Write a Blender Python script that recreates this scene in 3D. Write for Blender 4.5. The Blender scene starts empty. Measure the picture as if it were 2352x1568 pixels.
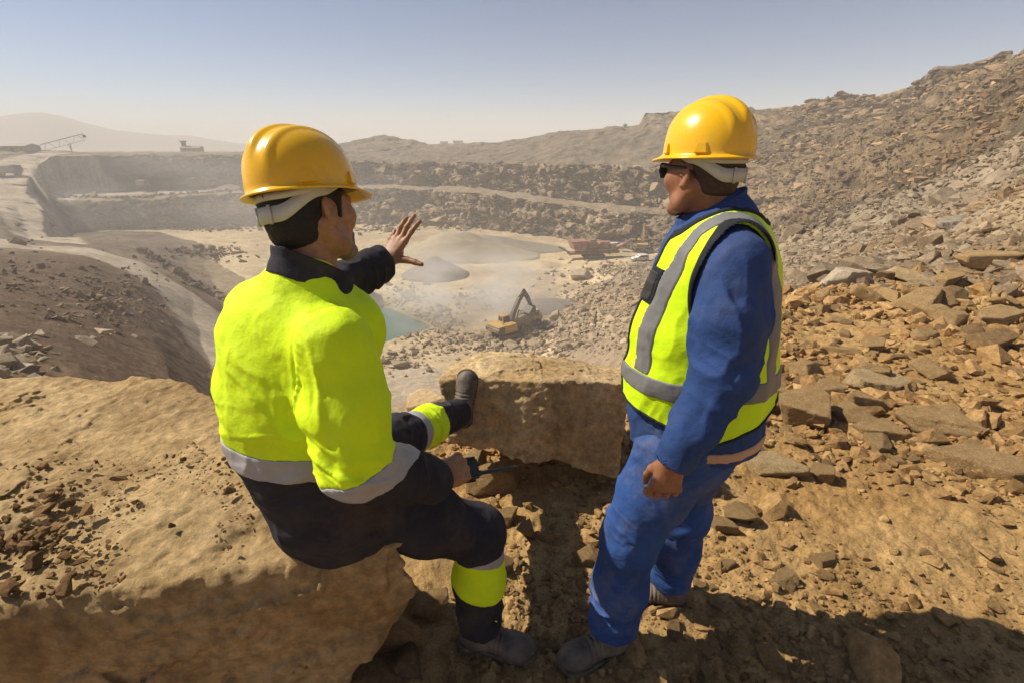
import bpy, bmesh, math, random
import numpy as np
from mathutils import Vector, Matrix

# ------------------------------------------------------------------ camera, sky, sun, exposure
C = bpy.context.scene.collection
CAM = np.array([0.0, 0.0, 1.66])
FPX = 1100.0                      # focal length in units where the frame is 2352 wide
PITCH = math.radians(22.2)
SP, CP = math.sin(PITCH), math.cos(PITCH)
cd = bpy.data.cameras.new('camera')
cam = bpy.data.objects.new('camera', cd)
C.objects.link(cam)
cam.location = CAM
cam.rotation_euler = (math.pi / 2 - PITCH, 0, 0)
cd.sensor_width = 36.0
cd.lens = 36.0 * FPX / 2352.0
cd.clip_start, cd.clip_end = 0.05, 6000.0
bpy.context.scene.camera = cam
cd.dof.use_dof = False

SUN = np.array([-0.690, 0.190, 0.70]); SUN /= np.linalg.norm(SUN)
sun_el = math.asin(SUN[2])
w = bpy.data.worlds.new('World')
bpy.context.scene.world = w
w.use_nodes = True
nt = w.node_tree
bg = nt.nodes['Background']
sky = nt.nodes.new('ShaderNodeTexSky')
sky.sky_type = 'NISHITA'
sky.sun_disc = False
sky.sun_elevation = sun_el
sky.sun_rotation = math.atan2(SUN[0], SUN[1])
sky.air_density = 0.75
sky.dust_density = 0.3
sky.ozone_density = 2.4
sky.altitude = 1200
nt.links.new(sky.outputs[0], bg.inputs[0])
bg.inputs[1].default_value = 0.074
ld = bpy.data.lights.new('sun', 'SUN')
ld.energy = 5.0
ld.angle = math.radians(0.55)
ld.color = (1.0, 0.90, 0.74)
lo = bpy.data.objects.new('sun', ld)
C.objects.link(lo)
lo.rotation_euler = Vector(SUN).to_track_quat('Z', 'Y').to_euler()
vs = bpy.context.scene.view_settings
vs.view_transform = 'Standard'
vs.look = 'None'
vs.exposure = 0.46
vs.gamma = 1.0
vs.use_curve_mapping = False
cy = bpy.context.scene.cycles
cy.use_denoising = True
cy.max_bounces = 5
cy.diffuse_bounces = 3
cy.glossy_bounces = 2
cy.transmission_bounces = 3
cy.transparent_max_bounces = 8
cy.volume_bounces = 1

rng = np.random.default_rng(7)

# ------------------------------------------------------------------ pixels of the photograph (2352 x 1568) to rays and points
def ray(x, y):
    u = (np.asarray(x, float) - 1176.0) / FPX
    v = (784.0 - np.asarray(y, float)) / FPX
    return u, CP + v * SP, -SP + v * CP           # right, forward, up

def az_tan(x, y):
    a, b, c = ray(x, y)
    return np.degrees(np.arctan2(a, b)), c / np.hypot(a, b)

def at_y(x, y, Y):
    a, b, c = ray(x, y); t = Y / b
    return np.array([a * t, b * t, CAM[2] + c * t])

def at_z(x, y, Z):
    a, b, c = ray(x, y); t = (Z - CAM[2]) / c
    return np.array([a * t, b * t, Z])

def at_r(x, y, r):
    a, b, c = ray(x, y); t = r / math.hypot(a, b)
    return np.array([a * t, b * t, CAM[2] + c * t])

# ------------------------------------------------------------------ noise
def _mix(h):
    h ^= h >> np.uint32(13); h *= np.uint32(1274126177)
    h ^= h >> np.uint32(16); h *= np.uint32(2246822519)
    h ^= h >> np.uint32(15)
    return h

def _lat(i, seed):
    """lattice hashes of a cell's low and high corners along x, y, z"""
    k = (374761393, 668265263, 2147483647); o = []
    for a in range(3):
        u = i[:, a].astype(np.int64).astype(np.uint32) * np.uint32(k[a])
        o.append((u, u + np.uint32(k[a])))
    return o, np.uint32((seed * 974711) & 0xffffffff)

def vnoise(p, seed=0):
    """smooth value noise, -1..1, p is (n,3)"""
    f = np.floor(p); t = (p - f).astype(np.float32)
    t = t * t * t * (t * (t * 6 - 15) + 10)
    (X, Y, Z), sd = _lat(f, seed)
    out = 0
    for dx in (0, 1):
        wx = t[:, 0] if dx else 1 - t[:, 0]
        for dy in (0, 1):
            wxy = wx * (t[:, 1] if dy else 1 - t[:, 1]); hxy = X[dx] + Y[dy] + sd
            for dz in (0, 1):
                out = out + wxy * (t[:, 2] if dz else 1 - t[:, 2]) * _mix(hxy + Z[dz]).astype(np.float32)
    return out.astype(np.float64) * (2.0 / 4294967295.0) - 1.0

_R = np.array([[0.80, 0.36, -0.48], [-0.60, 0.48, -0.64], [0.0, 0.80, 0.60]])
def fbm(p, octaves=4, seed=0, gain=0.5, lac=2.03):
    q = np.asarray(p, float); a = 1.0; s = 0; tot = 0
    for o in range(octaves):
        s = s + a * vnoise(q, seed + o * 17); tot += a
        q = (q @ _R) * lac; a *= gain
    return s / tot

def worley(p, seed=0):
    """distance to the nearest and second nearest feature point and the cell's random value"""
    f = np.floor(p); n = len(p); q0 = (p - f).astype(np.float32)
    d1 = np.full(n, 81.0, np.float32); d2 = np.full(n, 81.0, np.float32); val = np.zeros(n, np.float32)
    (X, Y, Z), sd = _lat(f, seed); k = (374761393, 668265263, 2147483647)
    s_ = np.float32(1 / 1023.0)
    for dx in (-1, 0, 1):
        hx = X[0] + np.uint32((dx * k[0]) & 0xffffffff) + sd
        for dy in (-1, 0, 1):
            hy = hx + Y[0] + np.uint32((dy * k[1]) & 0xffffffff)
            for dz in (-1, 0, 1):
                h = _mix(hy + Z[0] + np.uint32((dz * k[2]) & 0xffffffff))
                ax = (h & np.uint32(1023)) * s_ + np.float32(dx) - q0[:, 0]
                ay = ((h >> np.uint32(10)) & np.uint32(1023)) * s_ + np.float32(dy) - q0[:, 1]
                az = ((h >> np.uint32(20)) & np.uint32(1023)) * s_ + np.float32(dz) - q0[:, 2]
                d = ax * ax + ay * ay + az * az
                m = d < d1
                d2 = np.where(m, d1, np.minimum(d2, d))
                val = np.where(m, ((h * np.uint32(2654435761)) >> np.uint32(16)).astype(np.float32) * np.float32(1 / 65535.0), val)
                d1 = np.where(m, d, d1)
    return np.sqrt(d1).astype(float), np.sqrt(d2).astype(float), val.astype(float)

def sstep(a, b, x):
    t = np.clip((np.asarray(x, float) - a) / (b - a), 0, 1)
    return t * t * (3 - 2 * t)

def mix(a, b, t):
    return a + (b - a) * t

# ------------------------------------------------------------------ objects, tags
def tag(o, label=None, cat=None, group=None, kind=None):
    if label: o['label'] = label
    if cat: o['category'] = cat
    if group: o['group'] = group
    if kind: o['kind'] = kind
    return o

def empty(name, loc=(0, 0, 0), rz=0.0):
    o = bpy.data.objects.new(name, None)
    C.objects.link(o); o.location = loc; o.rotation_euler = (0, 0, rz)
    return o

def mesh_np(name, verts, faces, mat, parent=None, smooth=False, col=None, mats=None, midx=None):
    """verts (n,3), faces (m,3) or (m,4)"""
    verts = np.asarray(verts, np.float32); faces = np.asarray(faces, np.int32)
    me = bpy.data.meshes.new(name)
    k = faces.shape[1]; m = len(faces)
    me.vertices.add(len(verts)); me.vertices.foreach_set('co', verts.ravel())
    me.loops.add(m * k); me.loops.foreach_set('vertex_index', faces.ravel())
    me.polygons.add(m)
    me.polygons.foreach_set('loop_start', np.arange(0, m * k, k, dtype=np.int32))
    me.polygons.foreach_set('loop_total', np.full(m, k, np.int32))
    me.polygons.foreach_set('use_smooth', np.full(m, bool(smooth)))
    if midx is not None: me.polygons.foreach_set('material_index', np.asarray(midx, np.int32))
    me.update(calc_edges=True)
    if col is not None:
        a = me.color_attributes.new('col', 'FLOAT_COLOR', 'POINT')
        c4 = np.ones((len(verts), 4), np.float32); c4[:, :3] = col
        a.data.foreach_set('color', c4.ravel())
    for mm in (mats or [mat]): me.materials.append(mm)
    o = bpy.data.objects.new(name, me); C.objects.link(o)
    if parent is not None: o.parent = parent
    return o

# ------------------------------------------------------------------ materials
def new_mat(name):
    m = bpy.data.materials.new(name); m.use_nodes = True
    t = m.node_tree; b = t.nodes['Principled BSDF']
    return m, t, b

def N(t, typ, **kw):
    n = t.nodes.new(typ)
    for k, v in kw.items():
        if k == 'inp':
            for kk, vv in v.items(): n.inputs[kk].default_value = vv
        else: setattr(n, k, v)
    return n

def mottled(name, col, var=0.25, scale=20.0, rough=0.7, bump=0.0, bscale=60.0, bdist=0.002, spec=0.3, col2=None, attr=False, detail=5.0, vec='Object', squash=None):
    """principled material whose colour wanders between darker and lighter (or towards col2); attr multiplies in the mesh's colours"""
    m, t, b = new_mat(name)
    tc = N(t, 'ShaderNodeTexCoord')
    src = tc.outputs[vec]
    if squash:
        mp = N(t, 'ShaderNodeMapping'); mp.inputs['Scale'].default_value = squash
        t.links.new(src, mp.inputs[0]); src = mp.outputs[0]
    nz = N(t, 'ShaderNodeTexNoise', inp={'Scale': scale, 'Detail': detail, 'Roughness': 0.62})
    t.links.new(src, nz.inputs['Vector'])
    rp = N(t, 'ShaderNodeValToRGB')
    e = rp.color_ramp.elements
    e[0].position, e[1].position = 0.3, 0.72
    lo_ = [c * (1 - var) for c in col]; hi_ = [min(1, c * (1 + var)) for c in col] if col2 is None else list(col2)
    e[0].color = (*lo_, 1); e[1].color = (*hi_, 1)
    t.links.new(nz.outputs['Fac'], rp.inputs[0])
    out = rp.outputs[0]
    if attr:
        at = N(t, 'ShaderNodeVertexColor', layer_name='col')
        mx = N(t, 'ShaderNodeMix', data_type='RGBA', blend_type='MULTIPLY')
        mx.inputs['Factor'].default_value = 1.0
        t.links.new(out, mx.inputs['A']); t.links.new(at.outputs[0], mx.inputs['B'])
        out = mx.outputs['Result']
    t.links.new(out, b.inputs['Base Color'])
    b.inputs['Roughness'].default_value = rough
    b.inputs['Specular IOR Level'].default_value = spec
    if bump > 0:
        n2 = N(t, 'ShaderNodeTexNoise', inp={'Scale': bscale, 'Detail': 6.0, 'Roughness': 0.65})
        t.links.new(src, n2.inputs['Vector'])
        bp = N(t, 'ShaderNodeBump', inp={'Strength': bump, 'Distance': bdist})
        t.links.new(n2.outputs['Fac'], bp.inputs['Height'])
        t.links.new(bp.outputs[0], b.inputs['Normal'])
    return m

# ------------------------------------------------------------------ terrain: one polar height sheet round the view point
FLOOR = -24.3
def LP(pts):
    """a feature line of the land: ('p',x,y,r) ('z',x,y,z) or ('a',az,r,z) -> az, r, z arrays"""
    o = []
    for p in pts:
        if p[0] == 'a': o.append(p[1:])
        else:
            az, tn = az_tan(p[1], p[2])
            if p[0] == 'p': o.append((float(az), p[3], 1.66 + float(tn) * p[3]))
            else: o.append((float(az), (p[3] - 1.66) / float(tn), p[3]))
    o = np.array(sorted(o)); return o[:, 0], o[:, 1], o[:, 2]
F_ = FLOOR
LINES = [LP(l) for l in (
    [('a', -180, 0.3, 0.0), ('a', 180, 0.3, 0.0)],
    [('a', -180, 1.6, 0.0), ('a', 180, 1.6, 0.02)],
    [('a', -180, 6, 0.3), ('a', -90, 3.0, 0.0), ('a', -40, 2.6, 0), ('a', -12, 2.7, 0), ('a', 10, 2.75, 0), ('a', 20, 3.4, 0), ('a', 27, 5.0, 0.0), ('a', 33, 6.5, -.05), ('a', 40, 7.5, 0.0), ('a', 48, 7, .12), ('a', 90, 6, .5), ('a', 180, 6, .3)],
    [('a', -180, 30, 2), ('a', -90, 15, -2), ('p', 0, 885, 12), ('p', 200, 890, 14), ('p', 400, 900, 19), ('p', 520, 940, 27), ('a', -17, 38, F_), ('a', -5, 38, F_), ('a', 4, 38, F_), ('p', 1430, 830, 36), ('p', 1600, 760, 26), ('p', 1800, 665, 14), ('p', 2000, 625, 11), ('p', 2352, 640, 9), ('a', 90, 10, 1.5), ('a', 180, 30, 2)],
    [('a', -180, 60, 4), ('a', -90, 45, -5), ('p', 0, 700, 40), ('p', 200, 720, 45), ('p', 350, 770, 50), ('p', 470, 830, 55), ('a', -22, 58, F_ + .6), ('a', -12, 58, F_), ('a', 4, 58, F_), ('p', 1440, 700, 66), ('p', 1600, 650, 60), ('p', 1800, 600, 32), ('p', 2000, 560, 24), ('p', 2352, 520, 14), ('a', 90, 18, 4), ('a', 180, 60, 4)],
    [('a', -180, 110, 6), ('a', -90, 100, -10), ('p', 0, 575, 95), ('p', 200, 580, 98), ('p', 330, 604, 99), ('p', 430, 650, 95), ('p', 510, 705, 88), ('a', -22, 95, F_), ('a', -10, 100, F_), ('a', 6, 100, F_), ('z', 1400, 640, F_ + 1.0), ('a', 17, 98, F_ + 2.0), ('p', 1600, 600, 85), ('p', 1800, 545, 60), ('p', 2000, 480, 44), ('p', 2352, 400, 27), ('a', 90, 30, 9), ('a', 180, 110, 6)],
    [('a', -180, 180, 6), ('a', -90, 170, -10), ('p', 0, 520, 146), ('p', 60, 542, 150), ('p', 112, 547, 150), ('z', 175, 540, F_ + 2), ('z', 250, 530, F_), ('z', 420, 524, F_), ('z', 590, 515, F_), ('z', 700, 510, F_), ('z', 880, 515, F_), ('z', 1100, 525, F_), ('z', 1300, 552, F_), ('z', 1500, 577, F_), ('p', 1650, 560, 118), ('p', 1785, 520, 105), ('p', 2000, 440, 68), ('p', 2352, 330, 40), ('a', 90, 40, 13), ('a', 180, 180, 6)],
    [('a', -180, 205, 6), ('a', -90, 200, -6), ('p', 0, 455, 180), ('p', 85, 458, 184), ('p', 112, 460, 205), ('p', 150, 460, 216), ('p', 250, 462, 210.3), ('p', 420, 452, 202), ('p', 590, 440, 198.8), ('p', 700, 434, 198), ('p', 870, 432, 190), ('p', 1100, 444, 170), ('p', 1300, 472, 149), ('p', 1500, 492, 139), ('p', 1650, 488, 128), ('p', 1790, 440, 122), ('p', 2000, 380, 84), ('p', 2352, 260, 54), ('a', 90, 54, 16), ('a', 180, 205, 6)],
    [('a', -180, 240, 6), ('a', -90, 230, -4), ('p', 0, 430, 198), ('p', 78, 430, 200), ('z', 112, 442, -13.4), ('z', 150, 441, -13.7), ('z', 250, 440, -13.8), ('z', 420, 438, -13.9), ('z', 590, 431, -12.8), ('z', 700, 426, -12.2), ('z', 870, 423, -12.0), ('z', 1100, 431, -12.3), ('z', 1300, 458, -14.2), ('z', 1500, 478, -14.9), ('p', 1650, 472, 135), ('p', 1790, 400, 130), ('p', 2000, 340, 96), ('p', 2352, 215, 66), ('a', 90, 60, 18), ('a', 180, 240, 6)],
    [('a', -180, 250, 6), ('a', -90, 235, -2), ('p', 0, 382, 230), ('p', 60, 384, 232), ('p', 88, 384, 234), ('p', 118, 360, 242), ('p', 250, 357, 237.5), ('p', 420, 356, 227), ('p', 590, 358, 213), ('p', 700, 362, 208.5), ('p', 870, 375, 204), ('p', 1100, 375, 185), ('p', 1300, 378, 163), ('p', 1500, 384, 150), ('p', 1650, 372, 143), ('p', 1790, 325, 142), ('p', 2000, 292, 110), ('p', 2352, 180, 78), ('a', 90, 65, 20), ('a', 180, 250, 6)],
    [('a', -180, 265, 6), ('a', -90, 248, -1.5), ('p', 0, 358, 245), ('p', 250, 354, 255), ('p', 420, 353, 246), ('p', 590, 354, 236), ('p', 785, 346, 232), ('p', 985, 346, 225), ('p', 1150, 346, 212), ('p', 1300, 326, 195), ('p', 1440, 310, 182), ('p', 1472, 304, 182), ('p', 1500, 297, 182), ('p', 1600, 292, 180), ('p', 1750, 287, 170), ('p', 1900, 268, 156), ('p', 2040, 250, 142), ('p', 2100, 236, 132), ('p', 2160, 190, 121), ('p', 2230, 180, 116), ('p', 2352, 150, 100), ('a', 90, 70, 21), ('a', 180, 265, 6)],
    [('a', -180, 280, 6), ('a', -90, 260, -1), ('p', 0, 346, 262), ('p', 250, 351, 270), ('p', 420, 350, 262), ('p', 560, 351, 258), ('p', 700, 342, 255), ('p', 785, 331, 250), ('p', 850, 313, 255), ('p', 885, 310, 255), ('p', 925, 318, 255), ('p', 985, 331, 250), ('p', 1150, 327, 235), ('p', 1300, 302, 215), ('p', 1440, 289, 200), ('p', 1468, 286, 198), ('p', 1484, 262, 192), ('p', 1600, 256, 190), ('p', 1750, 250, 180), ('p', 1900, 235, 165), ('p', 2040, 215, 150), ('p', 2100, 196, 140), ('p', 2160, 155, 128), ('p', 2230, 148, 122), ('p', 2270, 132, 118), ('p', 2352, 125, 108), ('p', 2600, 95, 100), ('a', 90, 75, 22), ('a', 180, 280, 6)],
    [('a', -180, 420, -3), ('a', -35, 420, -2.5), ('a', -10, 420, -2.5), ('a', 10, 400, 4), ('a', 40, 240, 18), ('a', 90, 200, 22), ('a', 180, 420, -3)],
    [('a', -180, 2200, -3), ('a', 180, 2200, -3)],
)]

def land(x, y, warp=True):
    """base height of the land without its fine relief"""
    x = np.atleast_1d(np.asarray(x, float)); y = np.atleast_1d(np.asarray(y, float))
    az = np.degrees(np.arctan2(x, y)); r = np.hypot(x, y)
    if warp:
        k = sstep(12, 60, r)
        q = np.stack([x / 17, y / 17, np.zeros_like(x)], 1)
        az = az + k * 0.9 * fbm(q, 3, 3)
        r = r * (1 + k * 0.020 * fbm(q * 1.3, 3, 5) + k * 0.006 * fbm(q * 5, 2, 9))
    R = np.stack([np.interp(az, l[0], l[1]) for l in LINES]); Z = np.stack([np.interp(az, l[0], l[2]) for l in LINES])
    for k in range(1, len(R)): R[k] = np.maximum(R[k], R[k - 1] + 0.05)
    z = Z[0].copy(); st = np.zeros_like(z); seg = np.zeros(len(z), int)
    for k in range(len(R) - 1):
        t = np.clip((r - R[k]) / (R[k + 1] - R[k]), 0, 1)
        inside = (r >= R[k])
        z = np.where(inside, mix(Z[k], Z[k + 1], t), z)
        st = np.where(inside, (Z[k + 1] - Z[k]) / (R[k + 1] - R[k]), st)
        seg = np.where(inside, k, seg)
    return z, st, seg

def ground_z(x, y):
    return float(land([x], [y])[0][0])

POND_Z = FLOOR - 1.2
def pix_poly(pts, z): return np.array([at_z(px, py, z)[:2] for px, py in pts])
pond_poly = pix_poly([(640, 760), (700, 712), (790, 690), (850, 698), (905, 712), (960, 736), (992, 752), (960, 768), (905, 782), (860, 800), (740, 815), (640, 800)], POND_Z)

def poly_sd(x, y, poly):
    """signed distance to a closed polygon, negative inside"""
    d = np.full(len(x), 1e9); ins = np.zeros(len(x), bool)
    n = len(poly)
    for i in range(n):
        a = poly[i]; b = poly[(i + 1) % n]
        e = b - a; wx = x - a[0]; wy = y - a[1]
        t = np.clip((wx * e[0] + wy * e[1]) / (e @ e), 0, 1)
        d = np.minimum(d, np.hypot(wx - e[0] * t, wy - e[1] * t))
        c = ((a[1] <= y) != (b[1] <= y))
        xi = a[0] + (y - a[1]) / np.where(b[1] == a[1], 1e-9, b[1] - a[1]) * e[0]
        ins ^= c & (x < xi)
    return np.where(ins, -d, d)

def line_d(x, y, pts):
    """distance to a polyline and the width interpolated along it; pts (n,3)=x,y,halfwidth"""
    d = np.full(len(x), 1e9); wd = np.zeros(len(x)); 
    for i in range(len(pts) - 1):
        a = pts[i, :2]; e = pts[i + 1, :2] - a
        wx = x - a[0]; wy = y - a[1]
        t = np.clip((wx * e[0] + wy * e[1]) / (e @ e), 0, 1)
        q = np.hypot(wx - e[0] * t, wy - e[1] * t)
        m = q < d
        d = np.where(m, q, d); wd = np.where(m, mix(pts[i, 2], pts[i + 1, 2], t), wd)
    return d, wd

def road_pts(spec):
    o = []
    for px, py, hw in spec:           # where the ray through the photo's point meets the land
        rs = np.exp(np.linspace(math.log(4), math.log(600), 900))
        a, b, c = ray(px, py); h = math.hypot(a, b)
        X = a / h * rs; Y = b / h * rs; zz = 1.66 + c / h * rs
        L = land(X, Y, False)[0]
        k = np.argmax(zz <= L); o.append((X[k], Y[k], hw))
    return np.array(o)
ROADS = [road_pts([(130, 352, 5), (95, 357, 6), (62, 374, 7), (46, 395, 7.2), (36, 425, 7.2), (52, 458, 6.5), (80, 500, 6), (108, 540, 5.6), (118, 556, 5)]),
         road_pts([(-60, 560, 5), (40, 566, 5), (150, 574, 5), (260, 594, 4.5), (330, 625, 4), (400, 672, 3.8), (470, 730, 3.6), (520, 800, 3.6), (600, 860, 3.8), (760, 880, 4), (960, 880, 4.5)]),
         road_pts([(90, 440, 4), (180, 442, 4.5), (300, 444, 5), (420, 442, 4), (520, 438, 4), (590, 434, 3)])]

AA = np.concatenate([np.linspace(-180, -58, 50)[:-1], np.linspace(-58, 58, 1180), np.linspace(58, 180, 50)[1:]])
ROWS = (150, 330, 190, 110, 100, 110, 76, 34, 84, 70, 56, 26, 26)          # samples between one feature line and the next
def grid():
    az = AA[None, :]
    Rn = np.stack([np.interp(AA, l[0], l[1]) for l in LINES])
    for k in range(1, len(Rn)): Rn[k] = np.maximum(Rn[k], Rn[k - 1] + .05)
    rr, zz, ss, sg, wz = [], [], [], [], []
    for k, n_ in enumerate(ROWS):
        t = (np.arange(n_) / n_)[:, None]
        geo = Rn[k] * (Rn[k + 1] / Rn[k]) ** t; lin = Rn[k] + (Rn[k + 1] - Rn[k]) * t
        rn = geo if k in (0, 1, 2, 3, 12) else lin
        x = rn * np.sin(np.radians(az)); y = rn * np.cos(np.radians(az))
        kk = sstep(12, 60, rn).ravel()
        q = np.stack([x.ravel() / 17, y.ravel() / 17, np.zeros(x.size)], 1)
        da = (kk * 0.9 * fbm(q, 3, 3)).reshape(rn.shape)
        wob = 1 + (kk * (0.020 * fbm(q * 1.3, 3, 5) + 0.006 * fbm(q * 5, 2, 9))).reshape(rn.shape)
        a2 = az + da
        R0 = np.interp(a2, LINES[k][0], LINES[k][1]); Z0 = np.interp(a2, LINES[k][0], LINES[k][2])
        R1 = np.maximum(np.interp(a2, LINES[k + 1][0], LINES[k + 1][1]), R0 + .05); Z1 = np.interp(a2, LINES[k + 1][0], LINES[k + 1][2])
        f = (rn - Rn[k]) / (Rn[k + 1] - Rn[k])
        rr.append((R0 + (R1 - R0) * f) / wob); zz.append(Z0 + (Z1 - Z0) * f); ss.append((Z1 - Z0) / (R1 - R0)); sg.append(np.full(rn.shape, k))
    rr = np.concatenate(rr); 
    rr = np.maximum.accumulate(rr + np.arange(len(rr))[:, None] * 1e-5, axis=0)
    return rr, np.concatenate(zz), np.concatenate(ss), np.concatenate(sg)
r_g, z_g, s_g, seg_g = grid()
nr, na = r_g.shape
az_g = np.broadcast_to(np.radians(AA)[None], r_g.shape)
gx = (r_g * np.sin(az_g)).ravel(); gy = (r_g * np.cos(az_g)).ravel()
z0, steep, seg = z_g.ravel(), s_g.ravel(), seg_g.ravel()
gr = r_g.ravel(); gaz = np.degrees(az_g.ravel())

# roads lie flat and smooth, the pond is a hollow
pond_sd = poly_sd(gx, gy, pond_poly)
far = gr > 30
road_m = np.zeros(len(gx))
wobble = fbm(np.stack([gx / 6, gy / 6, gx * 0], 1), 3, 21)
for rp_ in ROADS:
    d, wd = line_d(gx, gy, rp_)
    road_m = np.maximum(road_m, 1 - sstep(0.8, 1.15, d / np.maximum(wd, .1) + 0.15 * wobble))
road_m *= far
flank = np.zeros(len(gx))
for rp_ in ROADS:
    d, wd = line_d(gx, gy, rp_); flank = np.maximum(flank, 1 - sstep(1.0, 2.3, d / np.maximum(wd, .1)))
floor_m = ((np.abs(z0 - FLOOR) < 1.0) & (gr > 36) & (gr < 215)).astype(float)
right_m = sstep(14, 30, gaz)                     # the rocky ground to the right of the pit
left_m = 1 - sstep(-30, -20, gaz)
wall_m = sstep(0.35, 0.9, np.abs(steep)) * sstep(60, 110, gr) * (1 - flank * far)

P = np.stack([gx, gy, z0], 1)
# fine relief. near ground: clods and lumps of dry earth
near_m = 1 - sstep(7, 14, gr)
h = np.zeros(len(gx))
n_ = gr < 16
Q = P[n_] * np.array([1, 1, 1])
h_near = 0.035 * fbm(Q * 1.3, 3, 31) + 0.030 * fbm(Q * 5, 3, 32) + 0.016 * fbm(Q * 17, 3, 33)
d1, d2, vv = worley(Q * np.array([11, 11, 11]), 5)
h_near += 0.022 * np.maximum(0, 0.55 - d1) * (vv > 0.35)
d1, d2, vv = worley(Q * 31, 6)
h_near += 0.010 * np.maximum(0, 0.55 - d1) * (vv > 0.3)
h[n_] += h_near * (1 - sstep(10, 16, gr[n_]))
# further: rough rock, benches, rubble
m_ = gr > 7
Qf = P[m_]
bed = Qf * np.array([0.10, 0.10, 0.55])
rough = 0.9 * fbm(Qf / 9, 4, 41) + 0.5 * fbm(Qf / 2.6, 3, 43)
amp = np.where(floor_m[m_] > 0, 0.25, 0.55) * (1 - 0.9 * road_m[m_])
amp = amp * np.where((seg[m_] == 9) | (seg[m_] == 10), 1.7, 1.0)
amp = amp * mix(0.22, 1.0, sstep(8, 60, gr[m_])) * np.where(gr[m_] > 300, 1.2, 1)
h[m_] += sstep(8, 16, gr[m_]) * amp * rough
# small lumps on the rubble slopes
rub = np.clip(right_m * (1 - sstep(80, 150, gr)) + left_m * 0.6 * (1 - sstep(60, 100, gr)) , 0, 1) * (gr > 7) * (1 - road_m)
r_ = rub > 0.05
d1, d2, vv = worley(P[r_] / np.where(gr[r_] < 30, 0.42, 1.1)[:, None], 51)
h[r_] += rub[r_] * np.where(gr[r_] < 30, 0.26, 0.6) * np.maximum(0, 0.6 - d1) * (vv > 0.25)
h += -2.6 * (1 - sstep(-2.5, 2.5, pond_sd)) * (gr < 160) * (gr > 36)
P[:, 2] += h
# cliffs: blocky ledges pushed in and out along the view of the pit's centre
rug_m = right_m * sstep(30, 55, gr) * (seg < 11)
c_ = (wall_m > 0.02) | (rug_m > 0.02)
Qc = P[c_]
dip = Qc + np.stack([0 * Qc[:, 0], 0 * Qc[:, 0], .18 * Qc[:, 0] + .05 * Qc[:, 1]], 1)      # the beds dip gently
d1, d2, vv = worley(dip * np.array([0.13, 0.13, 0.36]), 61)
e1, e2, ev = worley(dip * np.array([0.40, 0.40, 1.05]), 62)
rw = np.maximum(wall_m[c_], 0)
push = 3.0 * (vv - 0.5) + 1.3 * (ev - 0.5) + 2.4 * fbm(Qc * np.array([.07, .07, .12]), 3, 63) + 0.8 * fbm(Qc * 0.6, 3, 64)
dirx = gx[c_] / gr[c_]; diry = gy[c_] / gr[c_]
pw = np.maximum(rw, .40 * rug_m[c_])
P[c_, 0] += dirx * push * pw; P[c_, 1] += diry * push * pw
P[c_, 2] += 0.5 * pw * (ev - 0.5) + rug_m[c_] * (1.0 * (vv - .5) + .55 * (ev - .5) + 2.4 * fbm(Qc * np.array([.05, .05, .08]), 4, 65) + 1.0 * fbm(Qc * .42, 4, 66) + .5 * (.4 - np.abs(fbm(Qc * np.array([.9, .9, 1.8]), 3, 67)) * 2) - .3 * np.exp(-((d2 - d1) / .12) ** 2))

# colours of rock and earth (dry reflectance)
def vec_(*a): return np.array(a, float)
def tone(*c): return np.array(c)[None]
col = np.tile(tone(0.30, 0.23, 0.155), (len(gx), 1))
big = fbm(np.stack([gx / 30, gy / 30, z0 / 12], 1), 4, 71)[:, None]
fin = fbm(np.stack([gx / 4, gy / 4, z0 / 1.5], 1), 4, 72)[:, None]
col = col * (1 + 0.22 * big + 0.16 * fin)
near_c = mix(tone(0.37, 0.222, 0.085), tone(0.46, 0.30, 0.13), sstep(-.4, .4, fbm(np.stack([gx / .7, gy / .7, 0 * gx], 1), 4, 75))[:, None])
slope_c = mix(tone(0.35, 0.285, 0.20), tone(0.47, 0.34, 0.19), sstep(-0.35, 0.45, big + 0.5 * fin))
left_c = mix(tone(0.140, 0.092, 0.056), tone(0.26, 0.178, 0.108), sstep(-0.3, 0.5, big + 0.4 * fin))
floor_c = mix(tone(0.40, 0.31, 0.20), tone(0.51, 0.405, 0.25), sstep(-0.4, 0.4, big))
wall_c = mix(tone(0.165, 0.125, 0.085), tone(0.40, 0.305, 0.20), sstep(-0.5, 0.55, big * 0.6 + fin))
road_c = tone(0.40, 0.33, 0.245) * (1 + 0.1 * fin)
col = mix(col, slope_c, (right_m * (gr > 7))[:, None])
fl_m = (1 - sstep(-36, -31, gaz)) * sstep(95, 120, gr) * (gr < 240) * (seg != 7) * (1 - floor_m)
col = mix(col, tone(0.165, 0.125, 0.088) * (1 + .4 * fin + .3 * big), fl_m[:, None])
col = mix(col, tone(0.20, 0.158, 0.112) * (1 + .35 * fin + .3 * big), (((seg == 9) | (seg == 10)) * (1 - right_m))[:, None])
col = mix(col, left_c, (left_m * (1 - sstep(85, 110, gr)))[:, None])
col = mix(col, floor_c, floor_m[:, None])
wfin = np.clip(0.5 + 1.3 * fin, 0, 1)
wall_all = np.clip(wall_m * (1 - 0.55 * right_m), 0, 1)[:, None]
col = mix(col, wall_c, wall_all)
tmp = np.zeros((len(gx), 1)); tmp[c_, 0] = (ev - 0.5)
col = col * (1 + 0.5 * tmp * wall_all)
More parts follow.
